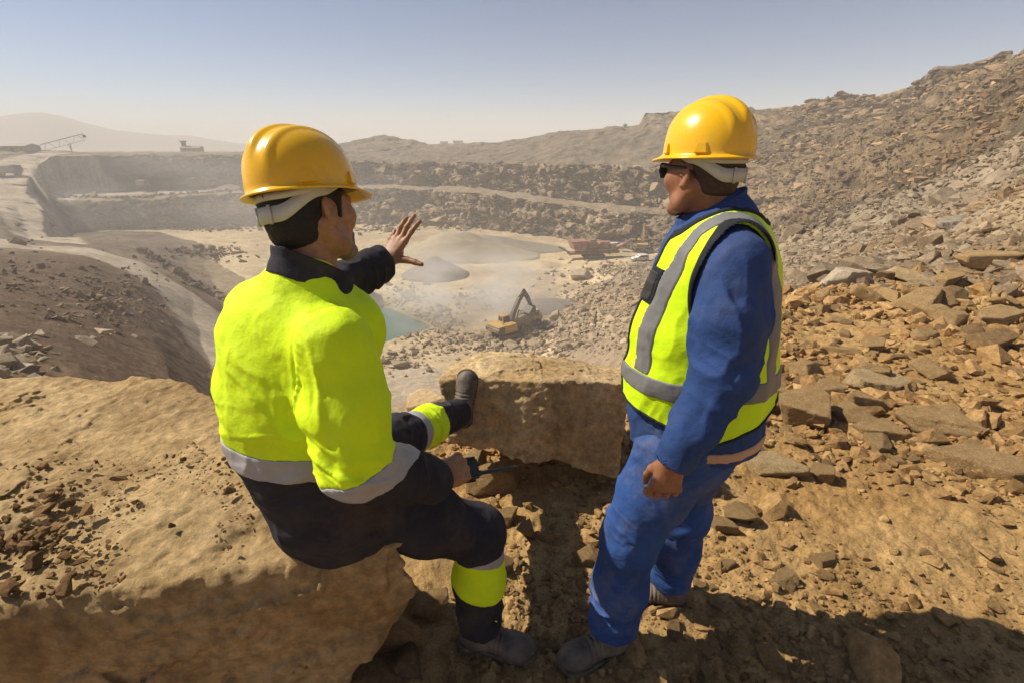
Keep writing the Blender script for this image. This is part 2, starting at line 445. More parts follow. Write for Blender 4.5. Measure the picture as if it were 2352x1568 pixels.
# the right-hand cliff: brown and grey beds, sandy falls
Qr = P * np.array([1, 1, 1.0]); zb = P[:, 2] + .18 * gx + .05 * gy + 1.6 * big[:, 0] * 2
band = vnoise(np.stack([gx / 40, gy / 40, zb / 1.7], 1), 91)[:, None]; band2 = vnoise(np.stack([gx / 12, gy / 12, zb / .55], 1), 92)[:, None]
cliff_c = mix(tone(0.090, 0.062, 0.038), tone(0.32, 0.225, 0.125), sstep(-.55, .5, band + .7 * band2 + .6 * fin))
sand = sstep(.0, .45, fbm(np.stack([gaz / 5.5, gr / 60, 0 * gr], 1), 4, 93))[:, None]
cliff_c = mix(cliff_c, tone(0.36, 0.265, 0.155), .65 * sand * (seg < 8)[:, None])
col = mix(col, cliff_c, rug_m[:, None] * .92)
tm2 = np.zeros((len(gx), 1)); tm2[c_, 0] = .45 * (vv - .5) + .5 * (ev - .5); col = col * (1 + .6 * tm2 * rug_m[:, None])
# wheel tracks on the floor
tq = np.stack([gx / 26, gy / 26, 0 * gx], 1); wv_ = 5.5 * fbm(tq, 2, 94); trk = np.sin(wv_ * 9 + gx * .12)[:, None]
trk2 = np.sin(7.5 * fbm(tq * .8 + 3, 2, 95) * 7 + gy * .15)[:, None]
col = col * (1 + floor_m[:, None] * (.10 * sstep(.55, 1, trk) + .09 * sstep(.6, 1, trk2) - .07 * sstep(.2, .7, -trk) + .12 * fbm(tq * 3, 3, 96)[:, None]))
col = mix(col, road_c * (1 + .10 * np.sin(wobble * 30)[:, None]), road_m[:, None])
col = mix(col, near_c, near_m[:, None])
plain_m = sstep(255, 330, gr)[:, None] * (1 - sstep(0, 15, gaz))[:, None]
col = mix(col, tone(0.36, 0.29, 0.22) * (1 + 0.2 * big), plain_m)
wet = (1 - sstep(0.0, 3.5, pond_sd)) * (gr > 36) * (gr < 160)
col = mix(col, col * 0.6, wet[:, None])
col = np.clip(col, 0.02, 0.75)

idx = np.arange(nr * na).reshape(nr, na)
quads = np.stack([idx[:-1, :-1], idx[:-1, 1:], idx[1:, 1:], idx[1:, :-1]], -1).reshape(-1, 4)
qc = quads[:, 0]
zone = np.full(len(quads), 0)                                  # 0 quarry wall and benches
zone[(gr[qc] < 9)] = 1                                          # ground
zone[(gr[qc] >= 9) & (gaz[qc] > 14) & (seg[qc] < 8) & (floor_m[qc] == 0)] = 2    # rocky slope
zone[(gr[qc] >= 9) & (gaz[qc] <= 14) & (gr[qc] < 110) & (floor_m[qc] == 0)] = 3  # hillside
zone[(floor_m[qc] > 0)] = 4                                     # quarry floor
zone[(road_m[qc] > 0.5)] = 5                                    # haul road
zone[(zone == 2) & (gr[qc] > 42)] = 7
zone[(zone == 0) & (gaz[qc] > 22)] = 7
zone[(seg[qc] >= 11)] = 6                                       # plain

def land_mat(name, bump, bdist, bscale, cscale, c0=0.62, c1=1.36):
    m, t, b = new_mat(name)
    at = N(t, 'ShaderNodeVertexColor', layer_name='col')
    tc = N(t, 'ShaderNodeTexCoord')
    n1 = N(t, 'ShaderNodeTexNoise', inp={'Scale': cscale, 'Detail': 8.0, 'Roughness': 0.7})
    t.links.new(tc.outputs['Object'], n1.inputs['Vector'])
    mr = N(t, 'ShaderNodeMapRange', inp={'From Min': 0.25, 'From Max': 0.75, 'To Min': c0, 'To Max': c1})
    t.links.new(n1.outputs['Fac'], mr.inputs['Value'])
    mx = N(t, 'ShaderNodeMix', data_type='RGBA', blend_type='MULTIPLY'); mx.inputs['Factor'].default_value = 1
    t.links.new(at.outputs[0], mx.inputs['A']); t.links.new(mr.outputs[0], mx.inputs['B'])
    n3 = N(t, 'ShaderNodeTexNoise', inp={'Scale': cscale * 11, 'Detail': 7.0, 'Roughness': 0.75}); t.links.new(tc.outputs['Object'], n3.inputs['Vector'])
    m3 = N(t, 'ShaderNodeMapRange', inp={'From Min': 0.32, 'From Max': 0.68, 'To Min': 0.66, 'To Max': 1.26}); t.links.new(n3.outputs['Fac'], m3.inputs['Value'])
    mx2 = N(t, 'ShaderNodeMix', data_type='RGBA', blend_type='MULTIPLY'); mx2.inputs['Factor'].default_value = 1
    t.links.new(mx.outputs['Result'], mx2.inputs['A']); t.links.new(m3.outputs[0], mx2.inputs['B'])
    t.links.new(mx2.outputs['Result'], b.inputs['Base Color'])
    b.inputs['Roughness'].default_value = 0.95
    b.inputs['Specular IOR Level'].default_value = 0.12
    n2 = N(t, 'ShaderNodeTexNoise', inp={'Scale': bscale, 'Detail': 8.0, 'Roughness': 0.7})
    t.links.new(tc.outputs['Object'], n2.inputs['Vector'])
    bp = N(t, 'ShaderNodeBump', inp={'Strength': bump, 'Distance': bdist})
    t.links.new(n2.outputs['Fac'], bp.inputs['Height']); t.links.new(bp.outputs[0], b.inputs['Normal'])
    return m
M_near = land_mat('dry_earth', 1.0, 0.02, 34.0, 9.0)
M_mid = land_mat('broken_rock', 0.8, 0.25, 2.2, 0.8)
M_far = land_mat('quarry_rock', 0.9, 0.8, 0.55, 0.30)
M_cliff = land_mat('cliff_rock', 1.0, 1.4, 0.9, 0.7, .42, 1.5)
M_floor = land_mat('quarry_dust', 0.5, 0.15, 0.6, 0.12)
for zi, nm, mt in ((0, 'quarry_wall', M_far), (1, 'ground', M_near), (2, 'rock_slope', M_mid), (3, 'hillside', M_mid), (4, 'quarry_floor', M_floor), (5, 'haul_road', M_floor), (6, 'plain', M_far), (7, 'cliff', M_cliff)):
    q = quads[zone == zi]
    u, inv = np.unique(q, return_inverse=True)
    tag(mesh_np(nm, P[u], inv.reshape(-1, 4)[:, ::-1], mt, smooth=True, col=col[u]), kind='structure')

# water in the pit
mw, t_, b_ = new_mat('pond_water')
b_.inputs['Base Color'].default_value = (0.082, 0.145, 0.115, 1)
b_.inputs['Roughness'].default_value = 0.30
nz_ = N(t_, 'ShaderNodeTexNoise', inp={'Scale': 1.2, 'Detail': 3.0})
tc_ = N(t_, 'ShaderNodeTexCoord'); t_.links.new(tc_.outputs['Object'], nz_.inputs['Vector'])
bp_ = N(t_, 'ShaderNodeBump', inp={'Strength': 0.25, 'Distance': 0.05}); t_.links.new(nz_.outputs['Fac'], bp_.inputs['Height'])
t_.links.new(bp_.outputs[0], b_.inputs['Normal'])
pc = pond_poly.mean(0)
pv = np.concatenate([[[pc[0], pc[1], POND_Z]], np.c_[pc + (pond_poly - pc) * 1.12, np.full(len(pond_poly), POND_Z)]])
n = len(pond_poly)
tag(mesh_np('water', pv, [[0, 1 + i, 1 + (i + 1) % n] for i in range(n)], mw), kind='structure')

# far hills
def hills():
    A = np.linspace(-62, 5, 240); R = np.linspace(700, 1700, 70)
    pts = np.array([az_tan(x, y) for x, y in ((-400, 330), (-150, 300), (0, 272), (50, 264), (95, 259), (130, 265), (180, 280), (250, 298), (330, 308), (400, 312), (440, 312), (480, 320), (540, 328), (600, 333), (800, 340))])
    a, r = np.meshgrid(A, R)
    crest = np.interp(a, pts[:, 0], pts[:, 1])
    zc = 1.66 + crest * 1150
    k = np.exp(-((r - 1150) / 210.0) ** 2)
    z = -14 + (zc + 14) * k
    ra = np.radians(a)
    q = np.stack([(r * np.sin(ra)).ravel(), (r * np.cos(ra)).ravel(), z.ravel()], 1)
    q[:, 2] += (6 * fbm(q / 130, 4, 81) + 2 * fbm(q / 30, 3, 82)) * k.ravel() * np.clip((zc.ravel() + 5) / 30, 0, 1)
    i = np.arange(A.size * R.size).reshape(R.size, A.size)
    f = np.stack([i[:-1, :-1], i[1:, :-1], i[1:, 1:], i[:-1, 1:]], -1).reshape(-1, 4)
    c = tone(0.22, 0.19, 0.15) * (1 + 0.35 * fbm(q / 60, 4, 83)[:, None])
    tag(mesh_np('hills', q, f, M_far, smooth=True, col=c), kind='structure')
hills()

# dusty air
def haze():
    bm = bmesh.new(); bmesh.ops.create_cube(bm, size=1)
    for v in bm.verts: v.co = Vector((v.co.x * 3300, v.co.y * 3300, -29 + (v.co.z + .5) * 84))
    me = bpy.data.meshes.new('haze'); bm.to_mesh(me); bm.free()
    m = bpy.data.materials.new('dusty_air'); m.use_nodes = True
    t = m.node_tree; t.nodes.remove(t.nodes['Principled BSDF'])
    v = t.nodes.new('ShaderNodeVolumePrincipled')
    v.inputs['Color'].default_value = (0.98, 0.955, 0.915, 1)
    v.inputs['Density'].default_value = 0.0016
    v.inputs['Anisotropy'].default_value = 0.0
    t.links.new(v.outputs[0], t.nodes['Material Output'].inputs['Volume'])
    me.materials.append(m)
    o = bpy.data.objects.new('haze', me); C.objects.link(o)
    tag(o, kind='stuff')
haze()

def dust(name, loc, size, dens, label, seed):
    bm = bmesh.new(); bmesh.ops.create_icosphere(bm, subdivisions=3, radius=1.0)
    me = bpy.data.meshes.new(name); bm.to_mesh(me); bm.free()
    m = bpy.data.materials.new('drifting_dust'); m.use_nodes = True
    t = m.node_tree; t.nodes.remove(t.nodes['Principled BSDF'])
    v = t.nodes.new('ShaderNodeVolumePrincipled'); v.inputs['Color'].default_value = (.99, .97, .94, 1); v.inputs['Anisotropy'].default_value = 0.0
    tc = N(t, 'ShaderNodeTexCoord')
    ln = N(t, 'ShaderNodeVectorMath', operation='LENGTH'); t.links.new(tc.outputs['Object'], ln.inputs[0])
    fo = N(t, 'ShaderNodeMapRange', interpolation_type='SMOOTHSTEP', inp={'From Min': .98, 'From Max': .05, 'To Min': 0, 'To Max': 1}); t.links.new(ln.outputs['Value'], fo.inputs['Value'])
    nz = N(t, 'ShaderNodeTexNoise', inp={'Scale': 2.1, 'Detail': 3.0, 'Roughness': .55}); mp = N(t, 'ShaderNodeMapping'); mp.inputs['Location'].default_value = (seed, seed * .7, 0)
    t.links.new(tc.outputs['Object'], mp.inputs[0]); t.links.new(mp.outputs[0], nz.inputs['Vector'])
    nr_ = N(t, 'ShaderNodeMapRange', inp={'From Min': .40, 'From Max': .68, 'To Min': 0, 'To Max': dens}); t.links.new(nz.outputs['Fac'], nr_.inputs['Value'])
    mu = N(t, 'ShaderNodeMath', operation='MULTIPLY'); t.links.new(fo.outputs[0], mu.inputs[0]); t.links.new(nr_.outputs[0], mu.inputs[1])
    t.links.new(mu.outputs[0], v.inputs['Density'])
    t.links.new(v.outputs[0], t.nodes['Material Output'].inputs['Volume'])
    me.materials.append(m)
    o = bpy.data.objects.new(name, me); C.objects.link(o); o.location = loc; o.scale = size
    return tag(o, label, 'dust cloud', None, 'stuff')
pd = at_z(1075, 715, FLOOR); dust('dust', pd + vec_(0, 0, 3), (22, 17, 9.5), .25, 'pale dust cloud drifting from the excavator across the pit floor', 1.3)
pd = at_z(470, 515, FLOOR); dust('dust', pd + vec_(0, -4, 9), (105, 46, 24), .022, 'wide veil of dust before the far left wall', 4.1)
pd = at_r(-12, 418, 205); dust('dust', pd + vec_(0, 0, 2), (14, 9, 4.5), .035, 'dust raised by the truck on the haul road', 7.7)

# ------------------------------------------------------------------ soft bodies: smooth unions of tapered limbs, meshed by surface nets
def vec(*a): return np.array(a, float)
def unit(v): v = np.asarray(v, float); return v / np.linalg.norm(v)

def smin(a, b, k):
    if k <= 0: return np.minimum(a, b)
    h = np.clip(0.5 + 0.5 * (b - a) / k, 0, 1)
    return b + (a - b) * h - k * h * (1 - h)

class Field:
    def __init__(self): self.ops = []; self.post = None
    def fn(self, f, lo, hi, k=0.0, op='+'):
        self.ops.append((f, np.asarray(lo, float), np.asarray(hi, float), k, op)); return self
    def seg(self, a, b, ra, rb=None, k=0.012, u=None, op='+', cap=1.0):
        """tapered limb from a to b; radii are numbers or (along u, across u)"""
        a = np.asarray(a, float); b = np.asarray(b, float)
        rb = ra if rb is None else rb
        A1, B1 = (ra, ra) if np.isscalar(ra) else ra
        A2, B2 = (rb, rb) if np.isscalar(rb) else rb
        e = b - a; L = np.linalg.norm(e); dr = e / max(L, 1e-9)
        if u is None: u = vec(0, 0, 1) if abs(dr[2]) < .9 else vec(1, 0, 0)
        u = np.asarray(u, float); u = unit(u - dr * (u @ dr)); v = np.cross(dr, u)
        def f(P):
            w = P - a; ax = w @ dr
            t = np.clip(ax / max(L, 1e-9), 0, 1)
            A = A1 + (A2 - A1) * t; B = B1 + (B2 - B1) * t
            la = (ax - t * L) / cap; lu = w @ u; lv = w @ v
            Cc = np.minimum(A, B)
            k0 = np.sqrt((lu / A) ** 2 + (lv / B) ** 2 + (la / Cc) ** 2) + 1e-9
            k1 = np.sqrt((lu / A ** 2) ** 2 + (lv / B ** 2) ** 2 + (la / Cc ** 2) ** 2) + 1e-9
            return k0 * (k0 - 1) / k1
        R = max(A1, B1, A2, B2) * max(1, cap)
        return self.fn(f, np.minimum(a, b) - R, np.maximum(a, b) + R, k, op)
    def ell(self, c, r, axes=None, k=0.012, op='+'):
        c = np.asarray(c, float); r = np.asarray(r, float)
        M = np.eye(3) if axes is None else np.array([unit(x) for x in axes])
        def f(P):
            q = (P - c) @ M.T
            k0 = np.sqrt(((q / r) ** 2).sum(1)) + 1e-9; k1 = np.sqrt(((q / r ** 2) ** 2).sum(1)) + 1e-9
            return k0 * (k0 - 1) / k1
        return self.fn(f, c - r.max(), c + r.max(), k, op)
    def chain(self, pts, rad, k=0.012, us=None, op='+'):
        for i in range(len(pts) - 1):
            self.seg(pts[i], pts[i + 1], rad[i], rad[i + 1], k, None if us is None else (us if np.ndim(us) == 1 else us[i]), op)
        return self
    def half(self, p, n, k=0.0, op='-'):
        """cut away the side that n points to"""
        p = np.asarray(p, float); n = unit(n)
        return self.fn(lambda P: -((P - p) @ n), [-1e9] * 3, [1e9] * 3, k, op)
    def cuts(self, P):
        return self(P)
    def __call__(self, P, act=None):
        d = np.full(len(P), 1.0)
        for i, (f, lo, hi, k, op) in enumerate(self.ops):
            if act is not None and not act[i]: continue
            q = f(P)
            if op == '+': d = smin(d, q, k)
            elif op == '-': d = -smin(-d, q, k)
            elif op == '&': d = -smin(-d, -q, k)
        return d

def surface(field, h, lo=None, hi=None, margin=0.03, B=24):
    pos = [o for o in field.ops if o[4] == '+' and abs(o[1][0]) < 1e8]
    LO = np.min([o[1] for o in pos], 0) - margin if lo is None else np.asarray(lo, float)
    HI = np.max([o[2] for o in pos], 0) + margin if hi is None else np.asarray(hi, float)
    n = np.ceil((HI - LO) / h).astype(int) + 1
    D = np.ones(n, np.float32)
    for ix in range(0, n[0], B):
        for iy in range(0, n[1], B):
            for iz in range(0, n[2], B):
                e = np.minimum(np.array([ix, iy, iz]) + B, n)
                bl = LO + np.array([ix, iy, iz]) * h; bh = LO + (e - 1) * h
                act = [bool(np.all(o[1] - margin - o[3] <= bh) and np.all(o[2] + margin + o[3] >= bl)) for o in field.ops]
                if not any(a and o[4] == '+' for a, o in zip(act, field.ops)): continue
                g = np.stack(np.meshgrid(np.arange(ix, e[0]), np.arange(iy, e[1]), np.arange(iz, e[2]), indexing='ij'), -1).reshape(-1, 3)
                P = LO + g * h
                d = field(P, act)
                if field.post is not None:
                    m = d < 0.035
                    if getattr(field, 'deep', False):
                        if m.any(): d[m] = field.post(P[m], d[m])
                    else: d = near(field.post, P, d)
                D[ix:e[0], iy:e[1], iz:e[2]] = d.reshape(e - [ix, iy, iz])
    D[[0, -1]] = np.maximum(D[[0, -1]], 1e-3); D[:, [0, -1]] = np.maximum(D[:, [0, -1]], 1e-3); D[:, :, [0, -1]] = np.maximum(D[:, :, [0, -1]], 1e-3)
    I = D < 0
    s = [slice(None, -1), slice(1, None)]
    cnt = sum(I[s[a], s[b], s[c]].astype(np.int8) for a in (0, 1) for b in (0, 1) for c in (0, 1))
    cells = np.argwhere((cnt > 0) & (cnt < 8))
    if not len(cells): raise ValueError('empty surface')
    vid = np.full(np.array(n) - 1, -1, np.int32)
    vid[cells[:, 0], cells[:, 1], cells[:, 2]] = np.arange(len(cells))
    acc = np.zeros((len(cells), 3)); num = np.zeros(len(cells))
    for ax in range(3):
        for b in (0, 1):
            for c in (0, 1):
                o0 = np.zeros(3, int); o0[(ax + 1) % 3] = b; o0[(ax + 2) % 3] = c
                o1 = o0.copy(); o1[ax] = 1
                p0 = cells + o0; p1 = cells + o1
                d0 = D[p0[:, 0], p0[:, 1], p0[:, 2]]; d1 = D[p1[:, 0], p1[:, 1], p1[:, 2]]
                m = (d0 < 0) != (d1 < 0)
                t = np.where(m, d0 / np.where(m, d0 - d1, 1), 0)
                q = o0 + t[:, None] * (o1 - o0)
                acc += q * m[:, None]; num += m
    V = LO + (cells + acc / num[:, None]) * h
    F = []
    for ax in range(3):
        b, c = (ax + 1) % 3, (ax + 2) % 3
        sl0 = [slice(None)] * 3; sl1 = [slice(None)] * 3
        sl0[ax] = slice(None, -1); sl1[ax] = slice(1, None)
        A0 = I[tuple(sl0)]; A1 = I[tuple(sl1)]
        e = np.argwhere(A0 != A1)
        ok = (e[:, b] > 0) & (e[:, c] > 0) & (e[:, b] < n[b] - 1) & (e[:, c] < n[c] - 1)
        e = e[ok]
        ins = A0[e[:, 0], e[:, 1], e[:, 2]]
        def cell(db, dc):
            q = e.copy(); q[:, b] -= db; q[:, c] -= dc
            return vid[q[:, 0], q[:, 1], q[:, 2]]
        q = np.stack([cell(0, 0), cell(1, 0), cell(1, 1), cell(0, 1)], 1)
        q[~ins] = q[~ins][:, ::-1]
        F.append(q)
    return V, np.concatenate(F)

def relax(V, F, it=2, lam=0.4):
    """soften the stair-steps of the grid"""
    n = len(V)
    E = np.concatenate([F[:, [0, 1]], F[:, [1, 2]], F[:, [2, 3]], F[:, [3, 0]]])
    deg = np.bincount(E.ravel(), minlength=n).astype(float)[:, None]
    for k in range(it * 2):
        S = np.zeros_like(V)
        for j in range(3): S[:, j] = np.bincount(E[:, 0], V[E[:, 1], j], n) + np.bincount(E[:, 1], V[E[:, 0], j], n)
        V = V + (lam if k % 2 == 0 else -lam * 1.04) * (S / deg - V)
    return V

def build(name, field, h, mat, parent=None, it=2, colf=None):
    V, F = surface(field, h)
    V = relax(V, F, it)
    return mesh_np(name, V, F, mat, parent, True, None if colf is None else colf(V))

def tube(name, pts, rad, mat, parent=None, n=8, smooth=True):
    """a round tube through points"""
    pts = np.asarray(pts, float); m = len(pts)
    rad = np.full(m, rad) if np.isscalar(rad) else np.asarray(rad, float)
    V = []; up = None
    for i in range(m):
        d = unit(pts[min(i + 1, m - 1)] - pts[max(i - 1, 0)])
        if up is None: up = vec(0, 0, 1) if abs(d[2]) < .9 else vec(1, 0, 0)
        up = unit(up - d * (up @ d)); v = np.cross(d, up)
        a = np.arange(n) * 2 * np.pi / n
        V.append(pts[i] + rad[i] * (np.cos(a)[:, None] * up + np.sin(a)[:, None] * v))
    V = np.concatenate(V + [pts[:1], pts[-1:]])
    F = [[i * n + j, i * n + (j + 1) % n, (i + 1) * n + (j + 1) % n, (i + 1) * n + j] for i in range(m - 1) for j in range(n)]
    F += [[m * n, (j + 1) % n, j, j] for j in range(n)]
    o = (m - 1) * n
    F += [[m * n + 1, o + j, o + (j + 1) % n, o + (j + 1) % n] for j in range(n)]
    return poly(name, V, F, mat, parent, smooth)

def poly(name, V, F, mat, parent=None, smooth=False):
    """faces of any size; repeated corners are dropped"""
    me = bpy.data.meshes.new(name)
    FF = []
    for f in F:
        g = []
        for i in f:
            if i not in g: g.append(int(i))
        if len(g) > 2: FF.append(g)
    me.from_pydata([tuple(map(float, v)) for v in V], [], FF); me.update()
    if smooth: me.polygons.foreach_set('use_smooth', [True] * len(FF))
    me.materials.append(mat)
    o = bpy.data.objects.new(name, me); C.objects.link(o)
    if parent is not None: o.parent = parent
    return o

def boxm(bm, c, s, rot=None, bevel=0.0):
    """a box with softened edges into a bmesh; c centre, s full size, rot 3x3"""
    r = bmesh.ops.create_cube(bm, size=1.0)
    vs_ = r['verts']
    for v in vs_:
        p = np.array(v.co) * np.asarray(s, float)
        if rot is not None: p = np.asarray(rot, float) @ p
        v.co = Vector(p + np.asarray(c, float))
    if bevel > 0:
        es = list({e for v in vs_ for e in v.link_edges})
        bmesh.ops.bevel(bm, geom=es, offset=bevel, segments=2, affect='EDGES', profile=.6)

def bm_obj(name, bm, mat, parent=None, smooth=False):
    me = bpy.data.meshes.new(name); bmesh.ops.recalc_face_normals(bm, faces=bm.faces[:])
    bm.to_mesh(me); bm.free(); me.materials.append(mat)
    if smooth: me.polygons.foreach_set('use_smooth', [True] * len(me.polygons))
    o = bpy.data.objects.new(name, me); C.objects.link(o)
    if parent is not None: o.parent = parent
    return o

def near(fold, P, d):
    m = np.abs(d) < 0.03
    if m.all(): return fold(P, d)
    d = d.copy()
    if m.any(): d[m] = fold(P[m], d[m])
    return d

def _with(F, fold, region, lo_, hi_):
    def g(P, d):
        d = near(fold, P, d)
        q = region(P)
        return np.maximum(d, np.maximum(lo_ - q, q - hi_))
    F.post = g; F.deep = True
    return F

# ------------------------------------------------------------------ rocks
def surf_z(x, y):
    """height of the finished land sheet"""
    x = np.atleast_1d(np.asarray(x, float)); y = np.atleast_1d(np.asarray(y, float))
    r = np.hypot(x, y); a = np.degrees(np.arctan2(x, y))
    j = np.clip(np.searchsorted(AA, a) - 1, 0, na - 2); ta = np.clip((a - AA[j]) / (AA[j + 1] - AA[j]), 0, 1)
    Zg = P[:, 2].reshape(nr, na); out = 0
    for jj, w_ in ((j, 1 - ta), (j + 1, ta)):
        lo_ = np.zeros(len(r), int); hi_ = np.full(len(r), nr - 1)
        for _ in range(12):
            md = (lo_ + hi_) // 2; m_ = r_g[md, jj] <= r
            lo_ = np.where(m_, md, lo_); hi_ = np.where(m_, hi_, md)
        i = np.clip(lo_, 0, nr - 2)
        t = np.clip((r - r_g[i, jj]) / (r_g[i + 1, jj] - r_g[i, jj] + 1e-9), 0, 1)
        out = out + w_ * (Zg[i, jj] * (1 - t) + Zg[i + 1, jj] * t)
    return out

def on_land(px, py):
    """where the view ray through a point of the photograph meets the land"""
    a, b, c = ray(px, py); h_ = math.hypot(a, b)
    rs = np.exp(np.linspace(math.log(1.0), math.log(500), 3000))
    X = a / h_ * rs; Y = b / h_ * rs; zz = 1.66 + c / h_ * rs
    L = surf_z(X, Y); k = int(np.argmax(zz <= L))
    return np.array([X[k], Y[k], L[k]])

def rock_mat(name, a, b, rough=0.9):
    m, t, bs = new_mat(name)
    tc = N(t, 'ShaderNodeTexCoord')
    n1 = N(t, 'ShaderNodeTexNoise', inp={'Scale': 3.2, 'Detail': 9.0, 'Roughness': 0.68})
    t.links.new(tc.outputs['Object'], n1.inputs['Vector'])
    rp = N(t, 'ShaderNodeValToRGB'); e = rp.color_ramp.elements
    e[0].position, e[1].position = .36, .66; e[0].color = (*a, 1); e[1].color = (*b, 1)
    t.links.new(n1.outputs['Fac'], rp.inputs[0])
    n3 = N(t, 'ShaderNodeTexNoise', inp={'Scale': 26.0, 'Detail': 8.0, 'Roughness': 0.7})
    t.links.new(tc.outputs['Object'], n3.inputs['Vector'])
    mr = N(t, 'ShaderNodeMapRange', inp={'From Min': .3, 'From Max': .7, 'To Min': .52, 'To Max': 1.34}); t.links.new(n3.outputs['Fac'], mr.inputs['Value'])
    mx = N(t, 'ShaderNodeMix', data_type='RGBA', blend_type='MULTIPLY'); mx.inputs['Factor'].default_value = 1
    t.links.new(rp.outputs[0], mx.inputs['A']); t.links.new(mr.outputs[0], mx.inputs['B'])
    at = N(t, 'ShaderNodeVertexColor', layer_name='col')
    m2 = N(t, 'ShaderNodeMix', data_type='RGBA', blend_type='MULTIPLY'); m2.inputs['Factor'].default_value = 1
    t.links.new(mx.outputs['Result'], m2.inputs['A']); t.links.new(at.outputs[0], m2.inputs['B'])
    t.links.new(m2.outputs['Result'], bs.inputs['Base Color'])
    bs.inputs['Roughness'].default_value = rough; bs.inputs['Specular IOR Level'].default_value = 0.15
    n2 = N(t, 'ShaderNodeTexNoise', inp={'Scale': 46.0, 'Detail': 10.0, 'Roughness': 0.75}); t.links.new(tc.outputs['Object'], n2.inputs['Vector'])
    bp = N(t, 'ShaderNodeBump', inp={'Strength': 1.0, 'Distance': 0.022})
    t.links.new(n2.outputs['Fac'], bp.inputs['Height']); t.links.new(bp.outputs[0], bs.inputs['Normal'])
    return m
M_sand = rock_mat('sandstone', (0.46, 0.315, 0.155), (0.61, 0.455, 0.255))
M_sand2 = rock_mat('ochre_rock', (0.40, 0.25, 0.108), (0.55, 0.375, 0.185))
M_cream = rock_mat('cream_sandstone', (0.52, 0.36, 0.18), (0.70, 0.54, 0.33))
M_grey_rock = rock_mat('grey_rock', (0.27, 0.225, 0.175), (0.42, 0.36, 0.28))
M_pale_rock = rock_mat('pale_rock', (0.45, 0.36, 0.25), (0.58, 0.49, 0.36))
M_brown_rock = rock_mat('brown_rock', (0.23, 0.14, 0.066), (0.40, 0.26, 0.13))

def hull_points(seed, n=16, flat=(1, .8, .55)):
    g = np.random.default_rng(seed)
    p = g.normal(size=(n, 3)); p /= np.linalg.norm(p, axis=1)[:, None]
    p = np.sign(p) * np.abs(p) ** .75
    return p * np.array(flat) * g.uniform(.75, 1.1, (n, 1))

def planes_rock(seed, n=9, flat=(1, .8, .55), res=30, rough=.022):
    """an angular block: half-spaces at random, edges chipped and softened. fits a unit radius"""
    g = np.random.default_rng(seed)
    nn = g.normal(size=(n, 3)); nn = np.concatenate([nn, [[0, 0, 1], [0, 0, -1], [.1, 1, .1]]]); nn /= np.linalg.norm(nn, axis=1)[:, None]
    fl = np.array(flat)
    off = np.linalg.norm(nn * fl, axis=1) * g.uniform(.66, .92, len(nn))
    F = Field()
    def f(Pp):
        d = np.full(len(Pp), -9.0)
        for a, b in zip(nn, off): d = np.maximum(d, Pp @ a - b)
        return d - rough * fbm(Pp * 2.0 + seed, 2, seed) - .022 * fbm(Pp * 9 + seed, 2, seed + 5) + .035 * sstep(.06, .0, np.abs(vnoise(Pp * np.array([.8, .8, 3.5]) + seed, seed + 9)))
    F.fn(f, [-1.05] * 3, [1.05] * 3)
    V, Fq = surface(F, 2.1 / res, margin=.06)
    return V, Fq

ROCKS = {}
def rock_mesh(kind, seed, flat, mat, res=30):
    key = (kind, seed, mat.name)
    if key not in ROCKS:
        V, Fq = planes_rock(seed, 7 + seed % 4, flat, res)
        me_o = mesh_np('rock', V, Fq, mat, None, True, col=np.ones((len(V), 3)))
        me = me_o.data; bpy.data.objects.remove(me_o)
        try: me.set_sharp_from_angle(angle=math.radians(24))
        except Exception: pass
        ROCKS[key] = me
    return ROCKS[key]

def put_rock(name, me, loc, size, rot, label, group=None, cat='rock'):
    o = bpy.data.objects.new(name, me); C.objects.link(o)
    o.location = loc; o.scale = size; o.rotation_euler = rot
    return tag(o, label, cat, group)

# --- the two great boulders
def plane(p, q, r, inside):
    n_ = unit(np.cross(q - p, r - p))
    if (inside - p) @ n_ > 0: n_ = -n_
    return n_, p
def boulder(name, planes, lo, hi, h_, mat, label, rough, seed, k=.03, flake=.009):
    F = Field()
    def f(Pp):
        d = np.full(len(Pp), -9.0)
        for n_, p in planes: d = -smin(-d, -((Pp - p) @ n_), k)
        a = 1.2 * rough * fbm(Pp * 2.6, 3, seed) + rough * .35 * fbm(Pp * 9, 3, seed + 1) + rough * .45 * fbm(Pp * 34, 3, seed + 6) + flake * np.floor(3.2 * fbm(Pp * np.array([2.6, 2.6, 4.5]), 4, seed + 11)) + .35 * flake * np.floor(3 * fbm(Pp * np.array([8, 8, 13.]), 3, seed + 12)) + rough * .5 * (np.abs(vnoise(Pp * np.array([3, 3, 9.]) + .5 * vnoise(Pp * 4, 3)[:, None], seed + 4)) - .3)
        w1, w2, wv = worley(Pp * np.array([4.2, 4.2, 7.5]) + .4 * fbm(Pp * 3, 2, seed + 2)[:, None], seed)
        st = rough * 1.1 * (wv - .5)
        crack = .006 * np.exp(-((w2 - w1) / .04) ** 2) * (wv > .72)
        return d - a - st + crack
    F.fn(f, lo, hi)
    V, Fq = surface(F, h_, lo, hi, margin=.05)
    c = np.ones((len(V), 3)); s = fbm(V * 3.5, 4, seed + 8)[:, None]; s2 = fbm(V * 1.1, 3, seed + 9)[:, None]
    c = mix(np.array([[.84, .79, .71]]), np.array([[1.14, 1.10, 1.02]]), sstep(-.45, .15, s + .4 * s2))
    o = mesh_np(name, V, Fq, mat, None, True, col=c)
    return tag(o, label, 'boulder', 'great boulders at the edge')
inL = vec(-1.0, 1.4, .3)
